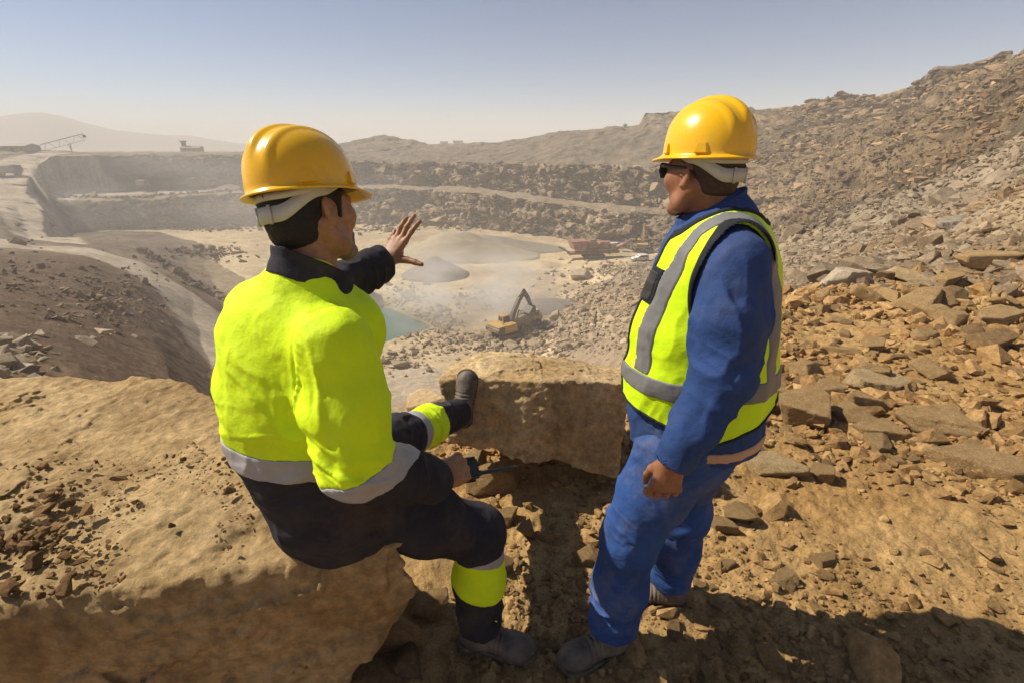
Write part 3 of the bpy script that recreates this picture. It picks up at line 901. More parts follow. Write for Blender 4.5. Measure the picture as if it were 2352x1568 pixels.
boulder('boulder', [
    (unit((-.02, -.035, 1)), vec(-.6, 1.0, .655)), (unit((.20, -.97, .0)), vec(-.74, .90, .62)), (unit((.15, -.80, .55)), vec(-.74, .915, .63)),
    (unit((.80, -.15, -.50)), vec(-.262, 1.0, .50)), (unit((.64, .77, .1)), vec(-.74, 1.375, .6)), (unit((.1, 1, .25)), vec(-1.5, 1.98, .6)),
    (unit((-.25, .95, .3)), vec(-2.1, 2.05, .6)), (unit((-1, 0, .1)), vec(-2.5, 1.2, .3)), (vec(0, 0, -1), vec(0, 0, -.3)), (unit((.85, -.45, .12)), vec(-.31, .955, .56))],
    (-2.6, .55, -.35), (-.1, 2.25, .85), .0078, M_sand, 'huge sandstone boulder with a flat sunlit top under the seated man', .017, 501, .012, .008)
A_, B_ = at_y(1003, 872, 2.06), at_y(1452, 872, 2.10)
C_, D_ = at_y(1036, 1016, 2.00), at_y(1425, 1108, 1.96)
T1, T2 = at_y(1120, 799, 2.52), at_y(1440, 836, 2.5)
inM = (A_ + B_ + C_ + D_ + T1 + T2) / 6 + vec(0, .12, 0)
boulder('boulder', [plane(A_, B_, D_, inM), plane(C_, D_, A_ * .5 + B_ * .5, inM), plane(A_, C_, A_ + vec(-.02, .5, .02), inM), plane(B_, D_, B_ + vec(.1, .6, 0), inM),
    plane(A_, B_, T1, inM), plane(C_, D_, C_ + vec(0, .5, -.06), inM), plane(T1, T2, T2 + vec(0, .1, -.5), inM), plane(at_y(1040, 835, 2.30), T1, T1 + vec(-.05, 0, -.4), inM), plane(B_ + vec(0, .0, -.02), T2, T1 * .5 + A_ * .5 + vec(0, 0, .02), inM)],
    (-.62, 1.80, -.12), (.80, 2.75, .82), .0068, M_cream, 'square sandstone boulder propped at the edge under the seated man\'s raised boot', .013, 531, .008, .007)

# --- rocks big enough to be told apart
SPEC = [  # photo x, y of the foot, width there, flatness, turn, material, shape seed, label, sink
 (1765, 1075, 165, (1, .62, .34), -.55, M_sand, 2, 'tilted tan slab lying just behind the standing man\'s hip', .15),
 (1845, 965, 120, (1, .85, .78), .4, M_sand2, 3, 'chunky tan block beside the standing man\'s vest hem', .2),
 (1770, 935, 110, (1, .8, .5), .1, M_brown_rock, 4, 'dark brown rock touching the back of the lime vest', .2),
 (2120, 975, 185, (1, .6, .36), .1, M_sand2, 5, 'broad flat tan slab in the middle of the right bank', .25),
 (2205, 1050, 205, (1, .5, .24), -.12, M_sand2, 6, 'long thin slab half sunk in loose earth on the right bank', .35),
 (2000, 890, 190, (1, .7, .30), .05, M_sand, 7, 'wide flat ochre slab above the chunky tan block', .3),
 (1948, 655, 175, (1, .55, .40), .35, M_pale_rock, 8, 'pale dusty slab leaning at the foot of the grey scree', .3),
 (2190, 520, 90, (1, .6, .30), .4, M_grey_rock, 9, 'grey flat stone near the top of the scree at right', .3),
 (1900, 915, 85, (1, .8, .7), 1.1, M_sand2, 10, 'cube shaped tan rock beside the chunky block', .2),
 (1970, 940, 80, (1, .7, .8), .5, M_sand2, 11, 'pointed tan rock right of the chunky block', .2),
 (2015, 1000, 110, (1, .6, .45), .2, M_sand2, 12, 'low angular tan rock below the wide ochre slab', .25),
 (2115, 700, 120, (1, .6, .42), .2, M_sand2, 13, 'square edged tan rock on the bank under the scree', .25),
 (1840, 860, 80, (1, .7, .6), .3, M_sand2, 14, 'tan rock close behind the standing man\'s back', .2),
 (2070, 640, 130, (1, .6, .35), .1, M_sand, 15, 'ochre ledge rock right of the pale dusty slab', .3),
 (2245, 600, 95, (1, .6, .40), -.2, M_sand2, 16, 'large ochre rock below the dark hollow at right', .3),
 (2290, 740, 120, (1, .6, .36), .3, M_sand2, 17, 'ochre slab near the right edge of the bank', .3),
 (1140, 1108, 118, (1, .7, .52), .15, M_sand2, 18, 'squat rock wedged under the square boulder beneath the radio antenna', .15),
 (1085, 1080, 70, (1, .8, .8), .6, M_sand, 19, 'tan stone under the left end of the square boulder', .15),
 (1210, 1225, 48, (.6, .5, 1), .2, M_sand2, 20, 'upright narrow stone beside the seated man\'s knee', .15),
 (1160, 1195, 62, (1, .8, .6), .9, M_sand2, 21, 'rounded stone behind the seated man\'s knee', .2),
 (975, 945, 78, (1, .8, .9), .3, M_sand, 22, 'crumbling tan rock against the left end of the square boulder', .1),
 (922, 1475, 105, (.62, .5, 1), .5, M_sand2, 23, 'upright slab leaning on the huge boulder beside the seated man\'s boot', .15),
 (985, 1405, 78, (1, .8, .7), .2, M_sand2, 24, 'blocky stone between the huge boulder and the neon trouser leg', .15),
 (1350, 1285, 62, (1, .8, .6), .7, M_sand2, 25, 'tan stone lit by the sun left of the standing man\'s knee', .2),
 (1765, 1520, 58, (.85, .6, 1), .2, M_sand2, 26, 'egg shaped stone standing in the shadow gap at bottom right', .2),
 (1545, 1450, 60, (1, .5, .4), 1.2, M_brown_rock, 27, 'dark stone between the standing man\'s boots', .3),
 (930, 1535, 80, (1, .8, .7), .3, M_brown_rock, 28, 'shaded stone at the bottom edge below the huge boulder', .2),
 (865, 1550, 95, (1, .7, .6), .9, M_brown_rock, 29, 'shaded grey brown block tucked under the huge boulder', .2),
 (1655, 1210, 58, (1, .7, .6), .4, M_sand2, 30, 'angular stone right of the standing man\'s calf', .2),
 (1690, 1180, 62, (1, .8, .6), .1, M_sand2, 31, 'tan lump right of the standing man\'s knee', .2),
 (1800, 1330, 70, (1, .6, .4), .8, M_sand2, 32, 'flat stone on the edge of the big shadow', .25),
 (1895, 1290, 50, (1, .7, .5), .3, M_sand2, 33, 'small tan stone above the big shadow', .25),
 (1330, 640, 52, (1, .7, .55), .2, M_pale_rock, 34, 'pale boulder at the left end of the blasted rock by the crusher', .15),
 (2180, 700, 90, (1, .6, .5), .6, M_brown_rock, 35, 'brown rock in the middle of the upper bank', .25),
 (2010, 1030, 60, (1, .8, .6), 1.4, M_sand2, 36, 'small tan block below the broad slabs', .2),
]
for (px, py, wd, fl, tz, mt, sd, lb, sink) in SPEC:
    p = on_land(px, py); a, b, c = ray(px, py)
    depth = p[1] * CP + (1.66 - p[2]) * SP
    s = wd / FPX * depth * .5 / (.92 if wd < 130 else 1.22)
    me = rock_mesh('big', sd, fl, mt, 36)
    put_rock('rock', me, p + vec(0, 0, s * fl[2] * (.70 - sink)), (s, s, s), (0.12 * math.sin(sd * 3.1), 0.14 * math.cos(sd * 1.7), tz), lb, None, 'rock')

# --- more loose rocks on the near ground and the bank: one object each, eight shapes
g_ = np.random.default_rng(21)
loose = [('loose rock on the stony bank behind the standing man', 'loose rocks on the stony bank', M_sand2), ('loose brown rock on the stony bank behind the standing man', 'loose brown rocks on the stony bank', M_brown_rock),
         ('loose stone on the earth between the two men', 'loose stones between the men', M_sand2)]
def free_of_men(x, y):
    return (math.hypot(x - .36, y - 1.15) > .20) and (math.hypot(x - .58, y - 1.36) > .17) and (math.hypot(x + .06, y - 1.16) > .19) and not (x < -.20 and y < 2.1 and y > .6) and not (-.45 < x < .7 and 1.93 < y < 2.7)
count = [0, 0]
tries = 0
while count[0] < 190 and tries < 20000:
    tries += 1
    px = g_.uniform(1740, 2420); py = 560 + 560 * g_.uniform() ** 0.9
    if px < 1800 and py < 860: continue
    dens = 1.0 if py < 1010 - (px - 1800) * .25 else .16
    if px > 2150 and py > 760: dens *= .45
    if g_.uniform() > dens: continue
    p = on_land(px, py); r = math.hypot(p[0], p[1])
    if r > 12 or not free_of_men(p[0], p[1]): continue
    s = min(.21, .043 * math.exp(g_.normal(0.1, .48)) * (0.55 + .14 * r))
    kk = int(g_.integers(8)); fl = [(1, .8, .5), (1, .6, .3), (1, .9, .7), (1, .7, .42), (.9, .8, .8), (1, .5, .4), (1, .75, .25), (1, .8, .6)][kk]
    lb, gp, mt = loose[0] if g_.uniform() < .72 else loose[1]
    put_rock('rock', rock_mesh('loose', 60 + kk, fl, mt, 22), p + vec(0, 0, s * fl[2] * .42), (s, s * g_.uniform(.8, 1.1), s), (g_.normal(0, .28), g_.normal(0, .28), g_.uniform(0, 6.28)), lb, gp)
    count[0] += 1
tries = 0
while count[1] < 70 and tries < 5000:
    tries += 1
    px = g_.uniform(880, 1680); py = g_.uniform(1100, 1568)
    p = on_land(px, py)
    if not free_of_men(p[0], p[1]): continue
    s = .018 * math.exp(g_.normal(0.1, .35)); kk = int(g_.integers(8)); fl = [(1, .8, .6), (1, .7, .5), (1, .9, .7), (1, .7, .52), (.9, .8, .8), (1, .6, .5), (1, .75, .45), (1, .8, .6)][kk]
    put_rock('rock', rock_mesh('stone', 80 + kk, fl, M_sand2, 18), p + vec(0, 0, s * fl[2] * .4), (s, s, s), (g_.normal(0, .3), g_.normal(0, .3), g_.uniform(0, 6.28)), *loose[2][:2])
    count[1] += 1

# --- uncountable stone: rubble near by, scree on the slopes, blasted rock in the pit
def templates(seed, n, flats):
    out = []
    for k in range(n):
        bm = bmesh.new()
        for q in hull_points(seed + k, 13 + k % 4, flats[k % len(flats)]): bm.verts.new(q)
        r = bmesh.ops.convex_hull(bm, input=bm.verts[:])
        bmesh.ops.delete(bm, geom=[v for v in bm.verts if not v.link_faces], context='VERTS')
        bmesh.ops.triangulate(bm, faces=bm.faces[:]); bmesh.ops.recalc_face_normals(bm, faces=bm.faces[:])
        bm.verts.index_update()
        out.append((np.array([v.co[:] for v in bm.verts]), np.array([[v.index for v in f.verts] for f in bm.faces]))); bm.free()
    return out
TP = templates(900, 14, [(1, .8, .5), (1, .65, .32), (1, .9, .75), (1, .7, .4)])
def scatter(name, pos, size, cols, mat, seed, kind='stuff', tilt=.35, bury=.30):
    g = np.random.default_rng(seed); V = []; Fc = []; Cc = []; o = 0
    which = g.integers(len(TP), size=len(pos))
    for k, (tv, tf) in enumerate(TP):
        idx_ = np.where(which == k)[0]
        if not len(idx_): continue
        m = len(idx_)
        a = g.uniform(0, 2 * np.pi, m); bx, by = g.normal(0, tilt, (2, m))
        ca, sa = np.cos(a), np.sin(a)
        Rz = np.zeros((m, 3, 3)); Rz[:, 0, 0] = ca; Rz[:, 0, 1] = -sa; Rz[:, 1, 0] = sa; Rz[:, 1, 1] = ca; Rz[:, 2, 2] = 1
        Rx = np.zeros((m, 3, 3)); Rx[:, 0, 0] = 1; Rx[:, 1, 1] = np.cos(bx); Rx[:, 1, 2] = -np.sin(bx); Rx[:, 2, 1] = np.sin(bx); Rx[:, 2, 2] = np.cos(bx)
        Ry = np.zeros((m, 3, 3)); Ry[:, 1, 1] = 1; Ry[:, 0, 0] = np.cos(by); Ry[:, 0, 2] = np.sin(by); Ry[:, 2, 0] = -np.sin(by); Ry[:, 2, 2] = np.cos(by)
        M = Rx @ Ry @ Rz
        st = g.uniform(.75, 1.2, (m, 1, 3))
        v = np.einsum('mij,mvj->mvi', M, tv[None] * st) * size[idx_][:, None, None]
        v = v + pos[idx_][:, None, :] + np.array([0, 0, 1])[None, None] * (size[idx_] * bury)[:, None, None]
        V.append(v.reshape(-1, 3)); Cc.append(np.repeat(cols[idx_], len(tv), 0))
        f = tf[None] + (np.arange(m) * len(tv))[:, None, None] + o
        Fc.append(f.reshape(-1, 3)); o += m * len(tv)
    ob = mesh_np(name, np.concatenate(V), np.concatenate(Fc), mat, None, False, col=np.concatenate(Cc))
    return tag(ob, kind=kind)
def tint(n, a, b, seed):
    g = np.random.default_rng(seed); t = g.uniform(0, 1, (n, 1)); return mix(np.array([a]), np.array([b]), t) * g.uniform(.72, 1.15, (n, 1))
# near rubble
g = np.random.default_rng(33)
def polar(n, a0, a1, r0, r1, pw=1.0):
    r = r0 * (r1 / r0) ** (g.uniform(0, 1, n) ** pw); a = np.radians(g.uniform(a0, a1, n)); return r * np.sin(a), r * np.cos(a)
x1, y1 = polar(26000, -25, 62, .85, 8.5)
keep_ = ~((x1 < -.24) & (y1 < 2.2))
cl = fbm(np.stack([x1 * 1.6, y1 * 1.6, x1 * 0], 1), 3, 77)
bank = sstep(.9, 1.6, x1)
rr_ = np.hypot(x1, y1)
keep_ &= g.uniform(0, 1, len(x1)) < np.clip(.5 + 1.3 * cl, .08, 1) * np.where(rr_ < 3.0, mix(1.0, .55, bank), 1.0)
x1, y1, rr_ = x1[keep_], y1[keep_], rr_[keep_]
s1 = np.clip(.0052 * np.exp(g.normal(0, .62, len(x1))) * (.55 + .62 * rr_), .003, .12)
scatter('rubble', np.stack([x1, y1, surf_z(x1, y1)], 1), s1, tint(len(x1), (.82, .76, .66), (1.22, 1.16, 1.06), 3), M_sand2, 5)
x4, y4 = polar(14000, 27, 60, 2.6, 9.5)
a4 = np.degrees(np.arctan2(x4, y4)); r4 = np.hypot(x4, y4)
k4 = g.uniform(0, 1, len(x4)) < np.clip(.35 + 1.6 * fbm(np.stack([x4 * .9, y4 * .9, x4 * 0 + 8], 1), 3, 83), .04, 1) * sstep(2.6, 4.2, r4 + .02 * (45 - a4))
x4, y4, r4 = x4[k4], y4[k4], r4[k4]
s4 = np.clip(.016 * np.exp(g.normal(0, .55, len(x4))) * (.6 + .3 * r4), .008, .14)
scatter('rubble', np.stack([x4, y4, surf_z(x4, y4)], 1), s4, tint(len(x4), (.80, .72, .62), (1.22, 1.14, 1.02), 13), M_sand2, 15, tilt=.4, bury=.25)
# crumbs of earth on the huge boulder's top
xb, yb = g.uniform(-2.4, -.45, 4200), g.uniform(.8, 1.95, 4200)
clb = fbm(np.stack([xb * 2.4, yb * 2.4, xb * 0 + 4], 1), 3, 78) + .8 * np.exp(-((xb + 1.40) / .16) ** 2 - ((yb - 1.02) / .17) ** 2)
kb = (clb > .30) & (yb > 0.92 + (xb + .74) * .2) & ((xb + .74) * .64 + (yb - 1.375) * .77 < -.05) & ~((xb > -.75) & (yb < 1.35))
xb, yb, clb = xb[kb], yb[kb], clb[kb]
sb = np.clip(.0042 * np.exp(g.normal(0, .5, len(xb))) * (1 + 3.0 * np.clip(clb - .45, 0, .6)), .0018, .03)
zb = .655 + .02 * (xb + .6) + .035 * (yb - 1.0)
scatter('dirt', np.stack([xb, yb, zb], 1), sb, tint(len(xb), (.60, .53, .45), (1.25, 1.12, 1.0), 4), M_brown_rock, 6, bury=.9)
# scree on the right-hand slope
x2, y2 = polar(46000, 27, 62, 7.5, 100, .90)
rr_ = np.hypot(x2, y2); cl = fbm(np.stack([x2 / 6, y2 / 6, x2 * 0], 1), 4, 79)
k2 = g.uniform(0, 1, len(x2)) < np.clip(.60 + 1.3 * cl, .28, 1)
x2, y2, rr_, cl = x2[k2], y2[k2], rr_[k2], cl[k2]
s2 = np.clip(.050 * np.exp(g.normal(0, .6, len(x2))) * (.7 + .036 * rr_), .02, .8)
tt = sstep(-.25, .3, fbm(np.stack([x2 / 14, y2 / 14, x2 * 0], 1), 3, 80))[:, None]
c2 = mix(tint(len(x2), (.72, .65, .56), (1.05, .97, .86), 5), tint(len(x2), (.80, .56, .32), (1.15, .88, .56), 6), tt) * mix(1.0, .72, sstep(25, 70, rr_))[:, None]
scatter('scree', np.stack([x2, y2, surf_z(x2, y2)], 1), s2, c2, M_grey_rock, 7, tilt=.3, bury=.15)
# blasted rock on the pit floor, along its walls and the road's berm
px = []
def blob(n, cx, cy, sx, sy):
    for _ in range(n):
        px.append((g.normal(cx, sx), g.normal(cy, sy)))
blob(750, 1370, 700, 55, 40); blob(900, 1330, 770, 80, 26); blob(500, 1130, 790, 85, 14); blob(220, 1120, 695, 42, 12); blob(200, 1430, 620, 32, 9); blob(500, 1470, 690, 60, 50)
blob(260, 990, 745, 40, 22); blob(150, 930, 680, 45, 22); blob(170, 880, 528, 50, 6); blob(140, 1060, 522, 45, 5); blob(200, 500, 524, 50, 4); blob(160, 490, 582, 50, 8); blob(160, 930, 830, 50, 14)
blob(420, 250, 690, 70, 36); blob(130, 60, 640, 60, 40); blob(90, 30, 820, 40, 25)
for t_ in np.linspace(0, 1, 260): px.append((mix(325, 520, t_) + g.normal(0, 5), np.interp(t_, (0, .3, .6, 1), (576, 612, 650, 690)) + g.normal(0, 4)))
for t_ in np.linspace(0, 1, 130): px.append((mix(150, 590, t_) + g.normal(0, 2), np.interp(t_, (0, .3, .6, 1), (452, 458, 449, 436)) + g.normal(0, 1.2)))
px = np.array(px)
px = px[(px[:, 1] > 0) & (px[:, 1] < 900)]
ra_, rb_, rc_ = ray(px[:, 0], px[:, 1]); hh_ = np.hypot(ra_, rb_)
rs_ = np.exp(np.linspace(math.log(9), math.log(320), 420)); hit = np.full(len(px), 320.0); done = np.zeros(len(px), bool)
for r1_ in rs_:
    L_ = surf_z(ra_ / hh_ * r1_, rb_ / hh_ * r1_); m_ = ~done & (1.66 + rc_ / hh_ * r1_ <= L_)
    hit[m_] = r1_; done |= m_
pts = np.stack([ra_ / hh_ * hit, rb_ / hh_ * hit, surf_z(ra_ / hh_ * hit, rb_ / hh_ * hit)], 1)[done]
pond_ok = poly_sd(pts[:, 0], pts[:, 1], pond_poly) > 0.5
pts = pts[pond_ok]
rr_ = np.hypot(pts[:, 0], pts[:, 1])
s3 = np.clip(.30 * np.exp(g.normal(0, .5, len(pts))) * (.45 + .0075 * rr_), .08, 1.6)
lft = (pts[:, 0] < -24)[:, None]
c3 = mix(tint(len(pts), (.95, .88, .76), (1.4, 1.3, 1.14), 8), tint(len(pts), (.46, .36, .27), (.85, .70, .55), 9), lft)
s3 = np.where(lft[:, 0] & (rr_ < 90), s3 * np.clip(rr_ / 75, .2, .7), s3)
warm = sstep(8, 30, pts[:, 0])[:, None] * sstep(95, 60, rr_)[:, None]
c3 = mix(c3, c3 * np.array([[1.15, .98, .72]]), warm)
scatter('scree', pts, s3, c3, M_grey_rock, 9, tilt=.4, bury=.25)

# ledges and blocks standing out of the cliffs and quarry walls
def ledges(mask, n, size, flat, ca, cb, seed, bury):
    ii = np.where(mask)[0]; g5 = np.random.default_rng(seed)
    wgt = np.minimum(gr[ii], 200.0) ** 0.5; jj = g5.choice(ii, n, p=wgt / wgt.sum())
    global TP
    old = TP; TP = templates(1200 + seed, 10, flat)
    s_ = size * np.clip(gr[jj] / 150, .25, 1.2) * np.exp(g5.normal(0, .45, n)); shade = 1 + .5 * vnoise(np.stack([P[jj, 0] / 9, P[jj, 1] / 9, (P[jj, 2] + .18 * P[jj, 0]) / 1.2], 1), 95)[:, None]
    scatter('scree', P[jj], s_, np.clip(tint(n, ca, cb, seed + 1) * shade, .2, 1.6), M_grey_rock, seed + 2, tilt=.10, bury=bury)
    TP = old
view_ = np.abs(gaz) < 52
ledges(view_ & (rug_m > .5) & (gr > 52) & (gr < 175) & (seg >= 5), 6000, .80, [(1, .8, .28), (1, .7, .42), (1, .9, .55)], (.46, .37, .27), (1.02, .80, .56), 41, -.22)
ledges(view_ & (wall_m > .55) & (gaz < 22) & (gr > 120), 4200, .75, [(1, .8, .4), (1, .7, .6), (1, .9, .75)], (.45, .38, .30), (1.05, .90, .70), 47, -.15)

# ------------------------------------------------------------------ machines, cars, heaps and buildings in the quarry
def paint(name, col, dust=.35, rough=.55):
    m = mottled(name, col, .15, 1.6, rough, 0.15, 8, .02, .4)
    t = m.node_tree; b = t.nodes['Principled BSDF']
    old = b.inputs['Base Color'].links[0].from_socket
    n = N(t, 'ShaderNodeTexNoise', inp={'Scale': .9, 'Detail': 7.0, 'Roughness': .7}); tc = N(t, 'ShaderNodeTexCoord'); t.links.new(tc.outputs['Object'], n.inputs['Vector'])
    mr = N(t, 'ShaderNodeMapRange', inp={'From Min': .35, 'From Max': .7, 'To Min': 0.05, 'To Max': dust}); t.links.new(n.outputs['Fac'], mr.inputs['Value'])
    mx = N(t, 'ShaderNodeMix', data_type='RGBA'); mx.inputs['B'].default_value = (.40, .33, .24, 1)
    t.links.new(mr.outputs[0], mx.inputs['Factor']); t.links.new(old, mx.inputs['A']); t.links.new(mx.outputs['Result'], b.inputs['Base Color'])
    return m
M_yel = paint('yellow_machine_paint', (.58, .33, .05), .72); M_dgrey = paint('dark_machine_steel', (.045, .043, .042), .45); M_red = paint('red_machine_paint', (.26, .075, .05), .75)
M_white = paint('white_car_paint', (.72, .72, .70), .2, .35); M_rub = paint('tyre_rubber', (.025, .024, .023), .4, .9); M_glass = mottled('machine_glass', (.03, .04, .045), .1, 2, .1, 0, spec=.7)
M_rust = paint('dusty_steel', (.24, .185, .135), .7); M_crm = paint('pale_wall_paint', (.55, .50, .44), .3)
M_lettering = paint('dark_lettering', (.03, .03, .03), .2)

class Rig:
    """parts of one machine in its own frame: +y forward, z up, metres"""
    def __init__(s, name, loc, yaw, label, cat, k=1.0, group=None):
        s.r = empty(name, loc, yaw); s.r.scale = (k, k, k); tag(s.r, label, cat, group)
    def box(s, name, boxes, mat, par=None):
        bm = bmesh.new()
        for c, sz, *ro in boxes:
            R_ = None
            if ro: a = ro[0]; R_ = np.array(Matrix.Rotation(a, 3, ro[1] if len(ro) > 1 else 'X'))
            boxm(bm, c, sz, R_, min(sz) * .12)
        return bm_obj(name, bm, mat, par or s.r)
    def prism(s, name, prof, x0, x1, mat, par=None):
        """side profile (y,z) extruded across x"""
        n_ = len(prof); V = [(x0, y, z) for y, z in prof] + [(x1, y, z) for y, z in prof]
        F = [list(range(n_))[::-1], list(range(n_, 2 * n_))] + [[i, (i + 1) % n_, n_ + (i + 1) % n_, n_ + i] for i in range(n_)]
        bm = bmesh.new(); vs_ = [bm.verts.new(v) for v in V]
        for f in F: bm.faces.new([vs_[i] for i in f])
        return bm_obj(name, bm, mat, par or s.r)
    def wheel(s, name, x, y, rad, wd, mat, par=None):
        V = []; n_ = 20
        prof = [(-.5, .45), (-.5, .92), (-.4, 1), (.4, 1), (.5, .92), (.5, .45), (.35, .40), (.35, 0.01)]
        F = []
        for i in range(n_):
            a = 2 * math.pi * i / n_
            for px_, pr in prof: V.append((x + px_ * wd, y + math.cos(a) * pr * rad, rad + math.sin(a) * pr * rad))
        m_ = len(prof)
        for i in range(n_):
            for j in range(m_ - 1): F.append([i * m_ + j, i * m_ + j + 1, ((i + 1) % n_) * m_ + j + 1, ((i + 1) % n_) * m_ + j])
        F.append([i * m_ for i in range(n_)])
        o = poly(name, V, F, mat, par or s.r)
        hub = [(x + (.36 if x > 0 else -.36) * wd, y + math.cos(2 * math.pi * i / 12) * rad * .42, rad + math.sin(2 * math.pi * i / 12) * rad * .42) for i in range(12)]
        hub2 = [(x + (.46 if x > 0 else -.46) * wd, b_, c_) for _, b_, c_ in hub]
        poly('rim', hub + hub2, [list(range(12, 24)), list(range(12))] + [[i, (i + 1) % 12, 12 + (i + 1) % 12, 12 + i] for i in range(12)], M_rust, o)
        return o
    def track(s, x, y0, y1, hgt, wd, mat):
        pr = []; r_ = hgt / 2
        for i in range(9): a = math.pi / 2 + math.pi * i / 8; pr.append((y0 + r_ + math.cos(a) * r_, r_ + math.sin(a) * r_))
        for i in range(9): a = -math.pi / 2 + math.pi * i / 8; pr.append((y1 - r_ + math.cos(a) * r_, r_ + math.sin(a) * r_))
        o = s.prism('track', pr, x - wd / 2, x + wd / 2, mat)
        s.box('shoes', [((x, y0 + r_ + (y1 - y0 - 2 * r_) * i / 11, hgt), (wd * 1.05, .12, .07)) for i in range(12)], mat, o)
        s.box('side_frame', [((x + (wd / 2) * (1 if x > 0 else -1), (y0 + y1) / 2, r_), (.06, (y1 - y0) * .7, hgt * .45))], M_rust, o)
        return o
    def limb(s, name, pts, w0, w1, thick, mat, par=None, xo=0):
        """a welded arm: side outline round a centre line"""
        pts = np.array(pts, float); n_ = len(pts); up_ = []; dn = []
        for i in range(n_):
            d = unit(pts[min(i + 1, n_ - 1)] - pts[max(i - 1, 0)]); nn_ = np.array([-d[1], d[0]])
            wd = np.interp(i / (n_ - 1), (0, .45, 1), (w0, max(w0, w1) * 1.25, w1)) / 2
            up_.append(pts[i] + nn_ * wd); dn.append(pts[i] - nn_ * wd)
        return s.prism(name, [tuple(p) for p in up_ + dn[::-1]], xo - thick / 2, xo + thick / 2, mat, par)

def floor_at(px, py):
    p = on_land(px, py); return p

def excavator(px, py, yaw, upper_yaw, label, k, arm='dig', group='excavators'):
    p = floor_at(px, py)
    E = Rig('excavator', p - vec(0, 0, .12), yaw, label, 'excavator', k, group)
    for x in (-1.25, 1.25): E.track(x, -2.1, 2.1, .95, .62, M_dgrey)
    E.box('undercarriage', [((0, 0, .62), (1.9, 1.6, .5)), ((0, 0, .98), (1.5, 1.5, .2))], M_dgrey)
    U = empty('turret', (0, 0, 0), upper_yaw); U.parent = E.r
    E.box('body', [((0, -.55, 1.55), (2.9, 3.1, .85)), ((.75, -.3, 2.10), (1.2, 2.4, .45)), ((0, -1.0, 2.03), (2.4, 1.5, .3))], M_yel, U)
    E.prism('counterweight', [(-1.5, 1.12), (-2.35, 1.2), (-2.75, 1.5), (-2.75, 2.0), (-2.4, 2.22), (-1.5, 2.22)], -1.45, 1.45, M_dgrey, U)
    E.box('lettering', [((-.78 + .26 * i, -2.765, 1.72), (.17, .02, .26)) for i in range(7)], M_yel, U)
    E.box('engine_cover', [((0, -1.75, 2.32), (2.7, 1.7, .18)), ((.6, -1.2, 2.55), (.18, .18, .5))], M_yel, U)
    cb = E.prism('cab', [(-.35, 1.5), (1.25, 1.5), (1.3, 2.2), (.95, 3.15), (-.35, 3.15)], -1.42, -.42, M_yel, U)
    E.prism('cab_window', [(-.2, 2.2), (1.12, 2.2), (.88, 3.0), (-.2, 3.0)], -1.435, -1.425, M_glass, cb)
    E.prism('cab_window', [(-.2, 2.2), (1.12, 2.2), (.88, 3.0), (-.2, 3.0)], -.415, -.405, M_glass, cb)
    E.box('cab_window', [((-.92, -.36, 2.68), (.8, .02, .6))], M_glass, cb)
    if arm == 'dig':
        boom = [(.7, 1.7), (1.5, 3.6), (2.5, 5.3), (3.6, 6.3)]; stick = [(3.35, 6.6), (4.2, 5.4), (5.0, 3.9)]; bk = (5.0, 3.6)
    else:
        boom = [(.7, 1.7), (1.1, 3.6), (1.6, 5.3), (2.1, 6.6)]; stick = [(2.0, 6.9), (2.9, 5.5), (3.6, 4.2)]; bk = (3.6, 4.0)
    mt = M_dgrey if arm == 'dig' else M_yel
    bo = E.limb('boom', boom, .55, .45, .55, mt, U); E.limb('boom_ram', [(1.5, 1.9), (2.2, 3.9)], .16, .13, .16, M_rust, bo, .42); E.limb('boom_ram', [(1.5, 1.9), (2.2, 3.9)], .16, .13, .16, M_rust, bo, -.42)
    st = E.limb('stick', stick, .5, .36, .42, mt, U); E.limb('stick_ram', [(boom[2][0] - .1, boom[2][1] + .5), (stick[0][0] + .1, stick[0][1] + .25)], .16, .13, .16, M_rust, st)
    E.prism('bucket', [(bk[0] - .1, bk[1] + .4), (bk[0] + .35, bk[1] + .3), (bk[0] + .5, bk[1] - .5), (bk[0] + .1, bk[1] - 1.15), (bk[0] - .75, bk[1] - 1.2), (bk[0] - 1.0, bk[1] - .7)], -.72, .72, M_dgrey, st)
    return E
excavator(1163, 772, math.radians(-58), math.radians(10), 'yellow excavator with dark boom loading a truck beside the pond', .98)
excavator(1474, 578, math.radians(-35), math.radians(20), 'yellow excavator with raised arm behind the conveyor', 1.0, 'up')

